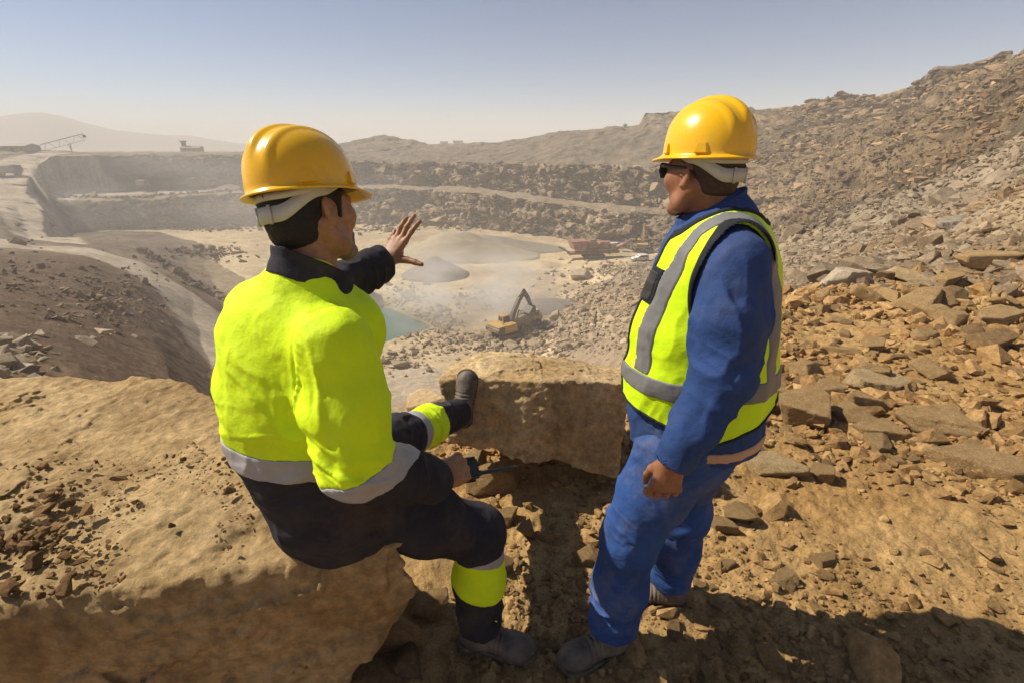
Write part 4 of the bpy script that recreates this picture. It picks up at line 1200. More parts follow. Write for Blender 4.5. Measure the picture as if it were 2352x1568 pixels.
def dump_truck(px, py, yaw, label, k=1.0):
    p = floor_at(px, py)
    D = Rig('dump_truck', p - vec(0, 0, .1), yaw, label, 'dump truck', k)
    D.box('chassis', [((0, 0, 1.05), (1.1, 8.4, .45)), ((0, 3.1, 1.25), (2.3, 2.0, .5))], M_dgrey)
    bed = D.prism('bed', [(-4.6, 2.0), (-3.9, 1.45), (1.0, 1.5), (1.7, 2.0), (1.75, 3.2), (1.2, 3.25), (1.1, 2.75), (-3.6, 2.55), (-4.7, 2.75)], -1.55, 1.55, M_rust)
    D.box('side_board', [((-1.5, -1.3, 2.7), (.12, 5.4, .9)), ((1.5, -1.3, 2.7), (.12, 5.4, .9))], M_rust, bed)
    cab = D.prism('cab', [(1.9, 1.45), (4.3, 1.45), (4.35, 2.0), (3.6, 2.35), (3.35, 3.35), (1.95, 3.4)], -1.25, 1.25, M_yel)
    D.box('windscreen', [((0, 3.52, 2.85), (2.1, .05, .85), -.25)], M_glass, cab)
    for sx in (-1, 1): D.prism('cab_window', [(2.15, 2.35), (3.35, 2.35), (3.2, 3.2), (2.15, 3.2)], sx * 1.255, sx * 1.27, M_glass, cab)
    D.box('roof_rack', [((0, 2.6, 3.5), (2.3, 1.3, .14))], M_white, cab)
    D.box('mirror', [((-1.55, 3.5, 2.7), (.12, .1, .6)), ((1.55, 3.5, 2.7), (.12, .1, .6))], M_dgrey, cab)
    for x in (-1.3, 1.3):
        for y in (-2.9, -1.2, 2.9): D.wheel('wheel', x, y, .85, .62, M_rub)
    g2 = np.random.default_rng(4); n_ = 90
    V = []; Fc = []; o = 0
    for i in range(n_):
        tv, tf = TP[i % len(TP)]; s_ = g2.uniform(.18, .42)
        xx, yy = g2.uniform(-1.3, 1.3), g2.uniform(-3.8, 1.0)
        V.append(tv * s_ + np.array([xx, yy, 2.75 + .75 * (1 - (xx / 1.6) ** 2) * (1 - ((yy + 1.4) / 3) ** 2) * g2.uniform(.6, 1)])); Fc.append(tf + o); o += len(tv)
    mesh_np('load', np.concatenate(V), np.concatenate(Fc), M_pale_rock, D.r, False, col=np.ones((o, 3)))
    return D
dump_truck(1201, 752, math.radians(-50), 'articulated dump truck heaped with rock in front of the yellow excavator', .76)

def crusher(px, py, yaw, label):
    p = floor_at(px, py); K = Rig('crusher', p, yaw, label, 'crusher', 1.0)
    for x in (-1.2, 1.2): K.track(x, -2.6, 2.6, 1.0, .55, M_dgrey)
    K.box('chassis', [((0, 0, 1.35), (2.0, 13, .6)), ((0, 2.5, 1.9), (2.4, 3, .5))], M_red)
    K.prism('hopper', [(-6.2, 4.4), (-5.4, 2.3), (-2.6, 2.3), (-2.0, 4.4)], -1.9, 1.9, M_red)
    K.box('jaw_box', [((0, -.6, 2.9), (2.3, 2.2, 2.4)), ((0, -.6, 4.2), (1.7, 1.6, .4))], M_red)
    K.box('engine_box', [((0, 2.4, 3.0), (2.5, 2.6, 1.8)), ((0, 4.6, 2.6), (2.2, 1.4, 1.2))], M_red)
    K.box('walkway', [((1.7, .8, 2.2), (.7, 6.5, .08)), ((2.0, .8, 3.1), (.06, 6.5, .06)), ((2.0, -2.2, 2.7), (.06, .06, .9)), ((2.0, 4.0, 2.7), (.06, .06, .9))], M_rust)
    c1 = K.prism('discharge_conveyor', [(3.6, .9), (4.2, .8), (9.8, 3.7), (9.7, 4.1), (3.6, 1.5)], -.65, .65, M_red)
    K.box('belt', [((0, 6.8, 2.75), (1.0, 7.0, .06), .475)], M_dgrey, c1)
    K.prism('side_conveyor', [(-5.5, .8), (-9.2, 2.9), (-9.1, 3.3), (-5.3, 1.3)], -.5, .5, M_rust)
    return K
crusher(1362, 592, math.radians(-78), 'dusty red tracked crusher with conveyor arms on the pit floor')

def conveyor(name, px0, py0, px1, py1, d, label, k=1.0, legs=2, width=1.2, tall=1.0):
    """lattice belt conveyor rising from its tail to its head drum"""
    a = at_r(px0, py0, d); b = at_r(px1, py1, d)
    gz = min(a[2], surf_z(b[0], b[1])[0])
    L = float(np.hypot(*(b - a)[:2])); yaw = math.atan2(-(b - a)[0], (b - a)[1])
    K = Rig(name, (a[0], a[1], gz), yaw, label, 'conveyor')
    z0, z1 = a[2] - gz + .3, b[2] - gz
    ang = math.atan2(z1 - z0, L); LL = math.hypot(L, z1 - z0); mid = ((z0 + z1) / 2)
    bx_ = []
    for x in (-width / 2, width / 2):
        for dz in (0, tall): bx_.append(((x, L / 2, mid + dz), (.16, LL, .16), ang))
        n_ = max(6, int(LL / 2.2))
        for i in range(n_):
            t = (i + .5) / n_; bx_.append(((x, L * t, mix(z0, z1, t) + tall / 2), (.12, .12, tall * 1.25), ang + (.6 if i % 2 else -.6)))
    K.box('truss', bx_, M_rust)
    K.box('belt', [((0, L / 2, mid + tall + .12), (width * .8, LL, .10), ang)], M_dgrey)
    K.box('head_drum', [((0, L, z1 + tall * .6), (width * 1.3, 1.0, 1.0))], M_dgrey)
    for i in range(legs):
        t = .62 + .0 * i; x = (-1 if i % 2 else 1) * width * .5; h_ = mix(z0, z1, t)
        K.box('leg', [((x * 1.3, L * t, h_ / 2 - .6), (.28, .28, h_ + 1.2), (.16 if i % 2 else -.16))], M_rust)
    K.box('brace', [((0, L * .66, mix(z0, z1, .64) * .4), (width * 1.6, .16, .16))], M_rust)
    return K
conveyor('conveyor', 98, 350, 196, 322, 262, 'long lattice conveyor rising beside the haul road on the plain', legs=2, width=2.0, tall=2.2)
conveyor('conveyor', 1512, 592, 1422, 566, 128, 'dark stockpile conveyor between the red crusher and the yellow excavator', legs=2, width=1.3, tall=.9)

def car(px, py, yaw, label, k=1.0, d=None):
    p = floor_at(px, py) if d is None else d
    K = Rig('car', p, yaw, label, 'car', k, 'white cars in the quarry')
    b = K.prism('body', [(-2.1, .35), (2.1, .35), (2.15, .75), (1.95, .98), (.95, 1.08), (.25, 1.62), (-1.75, 1.68), (-2.08, 1.15)], -.86, .86, M_white)
    K.prism('side_window', [(.75, 1.10), (.2, 1.53), (-1.6, 1.57), (-1.85, 1.12)], .862, .872, M_glass, b); K.prism('side_window', [(.75, 1.10), (.2, 1.53), (-1.6, 1.57), (-1.85, 1.12)], -.872, -.862, M_glass, b)
    K.box('windscreen', [((0, .62, 1.36), (1.45, .04, .68), -.92)], M_glass, b); K.box('rear_window', [((0, -1.95, 1.38), (1.35, .05, .5), .3)], M_glass, b)
    for sx in (-1, 1):
        for y in (-1.35, 1.35): K.wheel('wheel', sx * .78, y, .33, .22, M_rub)
        K.box('headlight', [((sx * .66, 2.12, .78), (.3, .06, .16))], M_glass); K.box('tail_light', [((sx * .74, -2.1, .98), (.16, .05, .3))], M_red)
    K.box('bumper', [((0, 2.16, .48), (1.6, .12, .2)), ((0, -2.12, .48), (1.6, .12, .2))], M_dgrey)
    return K
car(1469, 600, math.radians(102), 'white estate car parked on the pit floor below the conveyor', .92)
car(1404, 571, math.radians(80), 'white car half hidden behind the red crusher', .95)

def lorry(px, py, yaw, label, k=1.0, cabm=None):
    p = floor_at(px, py); K = Rig('truck', p, yaw, label, 'truck', k, 'trucks on the upper benches')
    K.box('chassis', [((0, 0, .9), (1.0, 7.6, .35))], M_dgrey)
    K.prism('tipper_body', [(-3.8, 1.2), (1.4, 1.2), (1.5, 3.0), (-3.9, 3.0)], -1.35, 1.35, M_rust)
    c_ = K.prism('cab', [(1.8, 1.0), (3.9, 1.0), (3.95, 2.0), (3.6, 3.0), (1.8, 3.1)], -1.25, 1.25, cabm or M_yel)
    K.box('windscreen', [((0, 3.78, 2.5), (2.1, .05, .9), -.3)], M_glass, c_)
    K.box('tailgate', [((0, -3.92, 2.1), (2.6, .1, 1.7))], M_rust)
    for sx in (-1, 1):
        for y in (-2.8, -1.5, 2.8): K.wheel('wheel', sx * 1.1, y, .58, .45, M_rub)
    return K
lorry(336, 434, math.radians(15), 'small tipper truck standing on the left bench below the upper wall', 1.0)
lorry(17, 404, math.radians(-20), 'dusty truck at the left edge of the haul road', .95, M_dgrey)

def heap(name, px, py, rx, ry, hgt, mat, label, seed, yaw=0.0, pts=None, sharp=1.0):
    """a tipped heap of crushed stone at its angle of repose"""
    p = floor_at(px, py); n_, m_ = 72, 30; V = []; F = []
    for i in range(m_):
        t = i / (m_ - 1)
        for j in range(n_):
            a = 2 * math.pi * j / n_; V.append((t * math.cos(a), t * math.sin(a), 0))
    V = np.array(V); q = V.copy()
    rr_ = np.hypot(V[:, 0], V[:, 1])
    ridge = pts is not None
    d = rr_ + .07 * fbm(np.c_[V[:, :2] * 1.6, np.full(len(V), seed)], 3, seed)
    prof = np.clip(1 - d, 0, 1) ** sharp
    prof = np.minimum(prof, .93 + .03 * fbm(np.c_[V[:, :2] * 6, V[:, :1] * 0], 2, seed))
    if ridge: prof = prof * np.interp(V[:, 0], (-1, -.35, .2, 1), pts)
    X = V[:, 0] * rx; Y = V[:, 1] * ry; ca, sa = math.cos(yaw), math.sin(yaw)
    Z = prof * hgt + .05 * hgt * fbm(np.c_[X / rx * 5, Y / ry * 5, prof * 3], 3, seed + 1) * (rr_ < .98) - .4 * (rr_ > .97)
    W = np.stack([X * ca - Y * sa + p[0], X * sa + Y * ca + p[1], Z + p[2]], 1)
    F = [[i * n_ + j, i * n_ + (j + 1) % n_, (i + 1) * n_ + (j + 1) % n_, (i + 1) * n_ + j] for i in range(m_ - 1) for j in range(n_)]
    o = mesh_np(name, W, np.array(F)[:, ::-1], mat, None, True, col=np.ones((len(W), 3)))
    return tag(o, label, 'gravel heap', 'gravel stockpiles')
def gravel(name, a, b):
    m = rock_mat(name, a, b, .95); return m
M_gr1 = gravel('grey_gravel', (.24, .205, .17), (.33, .285, .235)); M_gr2 = gravel('tan_gravel', (.33, .28, .205), (.45, .385, .285)); M_gr3 = gravel('dark_gravel', (.19, .16, .135), (.27, .23, .19))
heap('gravel_heap', 1000, 632, 7.6, 6.5, 4.3, M_gr3, 'dark grey gravel cone behind the pointing hand above the pond', 11)
heap('gravel_heap', 1078, 585, 19, 11, 6.6, M_gr2, 'long sandy gravel ridge in the middle of the pit floor', 12, -.12, (1.0, 1.15, .75, .35), .85)
heap('gravel_heap', 1120, 570, 22, 9, 3.6, M_gr1, 'low grey gravel ridge beyond the sandy ridge', 13, -.10, (.5, .9, 1.0, .5), .8)
heap('gravel_heap', 845, 695, 4.6, 4.0, 2.6, M_gr3, 'small dark gravel heap on the bank above the pond', 14)
heap('gravel_heap', 530, 436, 7, 5, 2.0, M_gr3, 'low dark heap on the bench left of the seated man\'s helmet', 15)
heap('gravel_heap', 190, 442, 6, 4, 1.6, M_gr3, 'low grey heap near the haul road junction', 16)
heap('gravel_heap', 1272, 705, 8, 4.5, 1.6, M_gr1, 'low blue grey heap right of the loaded truck', 17, -.2)

def shed(px, py, d, w_, dp, h_, label, tower=0, mat=None, tall=1.0):
    p = at_r(px, py, d); z = surf_z(p[0], p[1])[0]
    K = Rig('building', (p[0], p[1], z - .3), math.radians(8), label, 'building', 1.0, 'site buildings on the plain')
    K.box('wall', [((0, 0, h_ / 2), (w_, dp, h_))], mat or M_crm)
    K.prism('roof', [(-dp / 2 - .3, h_ + .003), (dp / 2 + .3, h_ + .003), (0, h_ + .9)], -w_ / 2 - .2, w_ / 2 + .2, M_rust)
    K.box('door', [((w_ * .2, -dp / 2 - .03, h_ * .35), (1.4, .06, h_ * .7))], M_dgrey)
    for wx in (-.25, 0): K.box('window', [((w_ * wx, -dp / 2 - .03, h_ * .6), (w_ * .16, .06, h_ * .3))], M_glass)
    if tower: K.box('silo', [((-w_ * .38, 0, tower / 2), (1.5, 1.5, tower)), ((-w_ * .38, 0, tower + .3), (2.0, 2.0, .6))], M_dgrey)
    return K
shed(442, 347, 275, 8, 5, 2.2, 'long low shed with a tower on the plain above the left wall', 4.6, M_rust)
shed(1020, 331, 262, 3.6, 3, 1.0, 'small white hut on the skyline right of the dark mound', 0, M_white)
shed(1052, 331, 262, 4.6, 3, .9, 'white cabin on the skyline right of the small hut', 0, M_white)
shed(30, 347, 268, 14, 8, 2.0, 'dark plant building at the left end of the plain', 2.9, M_rust)

# a few bushes on the rim and benches
M_leaf = mottled('dry_leaves', (.06, .065, .028), .4, 3.0, .8)
M_twig = mottled('twig_bark', (.10, .075, .05), .3, 8.0, .9)
def bush(px, py, d, s, label, seed):
    p = at_r(px, py, d); z = float(surf_z(p[0], p[1])[0]); g3 = np.random.default_rng(seed)
    r = empty('bush', (p[0], p[1], z)); tag(r, label, 'bush', 'bushes on the rim')
    n_ = 420; c_ = g3.normal(0, .42, (n_, 3)) * np.array([1, 1, .7]) + np.array([0, 0, .75]); V = []; F = []
    for i in range(n_):
        u = unit(g3.normal(size=3)); v = unit(np.cross(u, g3.normal(size=3))); q = c_[i] * s; l_ = .11 * s
        V += [q - u * l_, q + v * l_ * .5, q + u * l_, q - v * l_ * .5]; F.append([4 * i, 4 * i + 1, 4 * i + 2, 4 * i + 3])
    poly('foliage', V, F, M_leaf, r)
    tube('stem', [(0, 0, -.1 * s), (.03 * s, 0, .3 * s), (0, .04 * s, .7 * s)], [.06 * s, .05 * s, .02 * s], M_twig, r, 6)
bush(1436, 290, 199, .95, 'small round bush on the skyline left of the standing man\'s helmet', 1)
bush(352, 463, 206, 1.0, 'dark bush on the bench edge under the small tipper truck', 2)
bush(285, 462, 209, 1.0, 'dark bush on the bench edge left of the small tipper truck', 3)

# ------------------------------------------------------------------ people
def cloth(name, col, var=0.18, rough=0.85, dust=None, dusty=0.0, weave=900.0, sheen=0.0, crease=0.55):
    m, t, b = new_mat(name)
    tc = N(t, 'ShaderNodeTexCoord')
    n1 = N(t, 'ShaderNodeTexNoise', inp={'Scale': 7.0, 'Detail': 6.0, 'Roughness': 0.65})
    t.links.new(tc.outputs['Object'], n1.inputs['Vector'])
    rp = N(t, 'ShaderNodeValToRGB'); e = rp.color_ramp.elements
    e[0].position, e[1].position = .32, .70
    e[0].color = (*[c * (1 - var) for c in col], 1); e[1].color = (*[min(1, c * (1 + var)) for c in col], 1)
    t.links.new(n1.outputs['Fac'], rp.inputs[0]); out = rp.outputs[0]
    if dust:
        n3 = N(t, 'ShaderNodeTexNoise', inp={'Scale': 5.0, 'Detail': 9.0, 'Roughness': 0.72})
        mp = N(t, 'ShaderNodeMapping'); mp.inputs['Location'].default_value = (3.1, 1.7, .4)
        t.links.new(tc.outputs['Object'], mp.inputs[0]); t.links.new(mp.outputs[0], n3.inputs['Vector'])
        mr = N(t, 'ShaderNodeMapRange', inp={'From Min': 0.48, 'From Max': 0.78, 'To Min': 0.0, 'To Max': dusty})
        t.links.new(n3.outputs['Fac'], mr.inputs['Value'])
        mx = N(t, 'ShaderNodeMix', data_type='RGBA'); mx.inputs['B'].default_value = (*dust, 1)
        t.links.new(mr.outputs[0], mx.inputs['Factor']); t.links.new(out, mx.inputs['A']); out = mx.outputs['Result']
    t.links.new(out, b.inputs['Base Color'])
    b.inputs['Roughness'].default_value = rough; b.inputs['Specular IOR Level'].default_value = 0.2
    b.inputs['Sheen Weight'].default_value = sheen
    n2 = N(t, 'ShaderNodeTexNoise', inp={'Scale': weave, 'Detail': 2.0})
    t.links.new(tc.outputs['Object'], n2.inputs['Vector'])
    n4 = N(t, 'ShaderNodeTexNoise', inp={'Scale': 38.0, 'Detail': 4.0, 'Roughness': 0.6})
    t.links.new(tc.outputs['Object'], n4.inputs['Vector'])
    n5 = N(t, 'ShaderNodeTexNoise', noise_type='RIDGED_MULTIFRACTAL', normalize=True, inp={'Scale': 11.0, 'Detail': 2.5, 'Roughness': 0.5, 'Distortion': 0.6})
    mp5 = N(t, 'ShaderNodeMapping'); mp5.inputs['Rotation'].default_value = (.4, .7, .3); mp5.inputs['Scale'].default_value = (1.0, 1.0, .55)
    t.links.new(tc.outputs['Object'], mp5.inputs[0]); t.links.new(mp5.outputs[0], n5.inputs['Vector'])
    a5 = N(t, 'ShaderNodeMath', operation='MULTIPLY_ADD'); a5.inputs[1].default_value = 0.9
    t.links.new(n5.outputs['Fac'], a5.inputs[0]); t.links.new(n4.outputs['Fac'], a5.inputs[2])
    ad = N(t, 'ShaderNodeMath', operation='MULTIPLY_ADD'); ad.inputs[1].default_value = 0.14
    t.links.new(n2.outputs['Fac'], ad.inputs[0]); t.links.new(a5.outputs[0], ad.inputs[2])
    bp = N(t, 'ShaderNodeBump', inp={'Strength': crease, 'Distance': 0.006})
    t.links.new(ad.outputs[0], bp.inputs['Height']); t.links.new(bp.outputs[0], b.inputs['Normal'])
    return m

M_neon = cloth('neon_yellow_cloth', (0.66, 0.90, 0.012), 0.07, 0.7, (.45, .42, .12), .16)
M_neon2 = cloth('lime_vest_cloth', (0.63, 0.91, 0.014), 0.06, 0.55, (.45, .42, .12), .12, crease=.35)
M_navy = cloth('navy_workwear', (0.026, 0.025, 0.034), 0.25, 0.9, (0.16, 0.12, 0.08), 0.40)
M_navyt = cloth('dark_trouser_cloth', (0.026, 0.025, 0.034), 0.25, 0.9, (0.16, 0.12, 0.08), 0.40)
M_blue = cloth('blue_workwear', (0.024, 0.056, 0.178), 0.2, 0.85, (0.13, 0.14, 0.20), 0.45)
M_bluet = cloth('dusty_blue_trouser_cloth', (0.026, 0.070, 0.235), 0.2, 0.85, (0.22, 0.20, 0.20), 0.55)
M_silver = cloth('silver_reflective_tape', (0.34, 0.34, 0.35), 0.12, 0.42, (.30, .26, .20), .35, 500, crease=.3)
M_grey = cloth('grey_reflective_tape', (0.185, 0.185, 0.19), 0.12, 0.45, (.25, .22, .17), .25, 500, crease=.3)
M_edge = cloth('black_binding', (0.02, 0.022, 0.03), 0.1, 0.8)
M_orange = cloth('faded_orange_tape', (0.52, 0.33, 0.22), 0.1, 0.7)
M_boot = mottled('worn_boot_leather', (0.065, 0.054, 0.046), 0.3, 14, 0.65, 0.4, 90, 0.003, 0.35, col2=(0.21, 0.165, 0.12))
M_sole = mottled('rubber_sole', (0.05, 0.043, 0.036), 0.3, 30, 0.85, 0.4, 80, 0.003, 0.2, col2=(0.17, 0.13, 0.09))
M_lace = mottled('boot_lace', (0.03, 0.028, 0.028), 0.2, 60, 0.9)
M_hair = mottled('dark_hair', (0.016, 0.012, 0.010), 0.5, 160, 0.55, 0.9, 260, 0.004, 0.35)
M_hair2 = mottled('cropped_hair', (0.058, 0.034, 0.024), 0.4, 200, 0.6, 0.7, 320, 0.002, 0.3)
M_beard = mottled('greying_beard', (0.10, 0.07, 0.05), 0.3, 180, 0.7, 0.9, 320, 0.003, 0.3, col2=(0.42, 0.36, 0.30))
M_goatee = mottled('black_goatee', (0.02, 0.015, 0.012), 0.4, 180, 0.7, 0.9, 320, 0.003, 0.3)
M_harness = mottled('white_plastic_harness', (0.50, 0.50, 0.45), 0.10, 15, 0.45, 0.0)
M_black = mottled('black_plastic', (0.018, 0.018, 0.02), 0.2, 30, 0.38, 0.1, 200, 0.001, 0.5)
M_lens = mottled('smoked_lens', (0.020, 0.019, 0.020), 0.1, 5, 0.12, 0.25, 22, .01, spec=0.8)

def skin(name, col, spec=0.4):
    m = mottled(name, col, 0.26, 48, 0.48, 0.6, 300, 0.0016, spec, attr=True, detail=8.0)
    b = m.node_tree.nodes['Principled BSDF']
    b.inputs['Subsurface Weight'].default_value = 0.08
    b.inputs['Subsurface Radius'].default_value = (0.012, 0.005, 0.003)
    b.inputs['Subsurface Scale'].default_value = 0.5
    return m
M_skinA = skin('tanned_skin', (0.33, 0.165, 0.088))
M_skinB = skin('brown_skin', (0.27, 0.118, 0.062))

def helmet_mat():
    m, t, b = new_mat('yellow_helmet_plastic')
    tc = N(t, 'ShaderNodeTexCoord')
    nz = N(t, 'ShaderNodeTexNoise', inp={'Scale': 14.0, 'Detail': 8.0, 'Roughness': 0.7})
    t.links.new(tc.outputs['Object'], nz.inputs['Vector'])
    rp = N(t, 'ShaderNodeValToRGB'); e = rp.color_ramp.elements
    e[0].position, e[1].position = .35, .75
    e[0].color = (0.86, 0.49, 0.004, 1); e[1].color = (0.80, 0.45, 0.012, 1)
    t.links.new(nz.outputs['Fac'], rp.inputs[0])
    n2 = N(t, 'ShaderNodeTexNoise', inp={'Scale': 32.0, 'Detail': 9.0, 'Roughness': 0.78}); t.links.new(tc.outputs['Object'], n2.inputs['Vector'])
    m2 = N(t, 'ShaderNodeMapRange', inp={'From Min': .50, 'From Max': .80, 'To Min': 0, 'To Max': .42}); t.links.new(n2.outputs['Fac'], m2.inputs['Value'])
    mx = N(t, 'ShaderNodeMix', data_type='RGBA'); mx.inputs['B'].default_value = (.46, .33, .16, 1)
    t.links.new(m2.outputs[0], mx.inputs['Factor']); t.links.new(rp.outputs[0], mx.inputs['A']); t.links.new(mx.outputs['Result'], b.inputs['Base Color'])
    mr = N(t, 'ShaderNodeMapRange', inp={'From Min': .4, 'From Max': .75, 'To Min': .22, 'To Max': .42})
    t.links.new(nz.outputs['Fac'], mr.inputs['Value']); t.links.new(mr.outputs[0], b.inputs['Roughness'])
    b.inputs['Specular IOR Level'].default_value = 0.5
    return m
M_helmet = helmet_mat()

def folds(items):
    """cloth folds: items = (centre, reach, stretch matrix rows, amplitude, seed); plus a soft general rumple"""
    def f(P, d):
        o = 0.0042 * fbm(P * 10, 2, 201) + 0.0045 * (0.45 - np.abs(vnoise(P * np.array([13, 13, 8.]) + .35 * vnoise(P * 16, 7)[:, None], 203))) + 0.0014 * fbm(P * 34, 2, 202)
        for c, reach, M, amp, seed in items:
            w = 1 - sstep(0.35, 1.0, np.linalg.norm((P - np.asarray(c)) / np.asarray(reach), axis=1))
            m = w > 0.001
            if m.any():
                q = P[m] @ np.asarray(M, float).T
                q = q + 0.25 * vnoise(P[m] * 9, seed + 3)[:, None]
                r = 1 - np.minimum(np.abs(vnoise(q, seed)) * 2.1, 1.0); r2 = 1 - np.minimum(np.abs(vnoise(q * 1.9 + 5, seed + 1)) * 2.1, 1.0)
                o[m] = o[m] + 1.7 * amp * w[m] * (r + .4 * r2 - 0.45)
        return d - o
    return f

def fold_axes(along, across, fa=4.0, fc=22.0):
    """noise frame for creases that run along one direction"""
    a = unit(along); c = np.asarray(across, float); c = unit(c - a * (c @ a)); n = np.cross(a, c)
    return np.array([a * fa, c * fc, n * (fa + fc) * .4])

def hand(F, wrist, d, n, left, curls, spread=(8, 2, -4, -11), thumb=None, s=1.0, k=0.006):
    """palm, five fingers of three joints; d wrist->knuckles, n out of the back of the hand"""
    d = unit(d); n = np.asarray(n, float); n = unit(n - d * (n @ d))
    sd = np.cross(d, n) * (1 if left else -1)
    W = np.asarray(wrist, float)
    at = lambda a, b, c: W + s * (a * d + b * sd + c * n)
    F.seg(at(-.03, 0, 0), at(.022, 0, 0), (.029 * s, .021 * s), (.031 * s, .017 * s), .012, sd)
    F.seg(at(.02, .004, 0), at(.082, .002, .002), (.031 * s, .0165 * s), (.040 * s, .0135 * s), .012, sd)
    F.ell(at(.040, .022, -.012), np.array([.024, .016, .013]) * s, (d, sd, n), .012)
    F.ell(at(.045, -.024, -.010), np.array([.030, .013, .012]) * s, (d, sd, n), .012)
    off = (.0305, .0100, -.0115, -.0310); base = (.090, .094, .090, .082)
    lens = ((.043, .026, .021), (.047, .030, .022), (.043, .028, .021), (.034, .021, .019))
    rad = (.0098, .0100, .0094, .0084)
    tips = []
    for i in range(4):
        p = at(base[i], off[i], .001)
        F.ell(p + n * .003 * s, np.array([.0125, .0108, .0105]) * s, (d, sd, n), .006)
        F.seg(at(.035, off[i] * .6, .004), p, .008 * s, .0085 * s, .008)
        a = math.radians(spread[i]); dd = math.cos(a) * d + math.sin(a) * sd
        ang = 0
        for j in range(3):
            ang += curls[i][j]
            c = math.radians(ang); v = math.cos(c) * dd - math.sin(c) * n
            q = p + v * lens[i][j] * s
            r0 = rad[i] * (1, .93, .86)[j] * s; r1 = rad[i] * (.92, .84, .72)[j] * s
            F.seg(p, q, r0, r1, .004 if j else k)
            if j: F.ell(p, np.full(3, r0 * 1.06), None, .003)
            p = q
        tips.append(p)
    th = thumb or ((.62, .74, -.25), (.80, .58, -.18), (.92, .38, -.10))
    p = at(.020, .022, -.008)
    for j, (L, r0, r1) in enumerate(((.044, .0150, .0125), (.034, .0118, .0105), (.028, .0108, .0080))):
        v = unit(th[j][0] * d + th[j][1] * sd + th[j][2] * n)
        q = p + v * L * s
        F.seg(p, q, r0 * s, r1 * s, .010 if j == 0 else .004); p = q
    return tips

class Frame:
    def __init__(s, o, f, up=(0, 0, 1), k=1.0):
        s.o = np.asarray(o, float); s.k = k
        up = unit(up); f = np.asarray(f, float); s.f = unit(f - up * (f @ up)); s.u = up; s.r = np.cross(s.f, s.u)
        s.ax = (s.r, s.f, s.u)
    def __call__(s, x, y, z): return s.o + s.k * (x * s.r + y * s.f + z * s.u)
    def local(s, P): q = (P - s.o) / s.k; return np.stack([q @ s.r, q @ s.f, q @ s.u], 1)

def head(F, H, neck_to, heavy=0.0):
    """skull, face, ears and neck; H is a Frame at the middle of the skull"""
    k = H.k; ax = H.ax
    E = lambda c, r, kk=.012, op='+', axes=ax: F.ell(H(*c), np.array(r) * k, axes, kk, op)
    E((0, -.014, .030), (.078, .100, .092), .02)
    E((0, .030, -.030), (.064 + heavy, .066, .086), .03)
    for sx in (-1, 1):
        F.seg(H(sx * (.056 + heavy), -.012, -.050), H(sx * (.050 + heavy), .018, -.088), .018 * k, .020 * k, .02)
        F.seg(H(sx * (.050 + heavy), .018, -.088), H(sx * .014, .078, -.108), .020 * k, .017 * k, .02)
        E((sx * .043, .064, -.026), (.026, .022, .022), .02)
        F.seg(H(sx * .012, .090, .010), H(sx * .052, .070, .012), .012 * k, .010 * k, .012)
    E((0, .078, -.108), (.024, .018, .018), .015)
    F.seg(H(0, .090, .000), H(0, .108, -.042), .009 * k, .0125 * k, .010)
    for sx in (-1, 1): E((sx * .013, .099, -.046), (.009, .010, .008), .006)
    E((0, .092, -.068), (.024, .010, .007), .006); E((0, .090, -.079), (.022, .010, .008), .006)
    for sx in (-1, 1):
        E((sx * .032, .091, -.008), (.019, .012, .012), .008, '-')
        E((sx * .032, .077, -.008), (.013, .013, .011), .002)
    for sx in (-1, 1):                                   # ears lean back and stand off the skull
        a1 = unit(H.u * 1.0 - H.f * .18); a2 = unit(H.f + H.u * .18 + H.r * sx * -.35); a3 = np.cross(a1, a2)
        E((sx * .080, -.010, -.014), (.031, .018, .009), .006, '+', (a1, a2, a3))
        c = H(sx * .0895, -.006, -.010)
        F.ell(c, np.array([.020, .0095, .007]) * k, (a1, a2, a3), .003, '-')
        E((sx * .079, -.002, -.038), (.010, .009, .007), .004)
        E((sx * .083, .003, -.012), (.007, .004, .004), .003)
    F.seg(H(0, -.030, -.055), neck_to, (.056 * k, .055 * k), (.062 * k, .062 * k), .022, H.r)
    for sx in (-1, 1): F.seg(H(sx * .056, -.03, -.04), neck_to + H.f * .045 * k, .012 * k, .011 * k, .022)

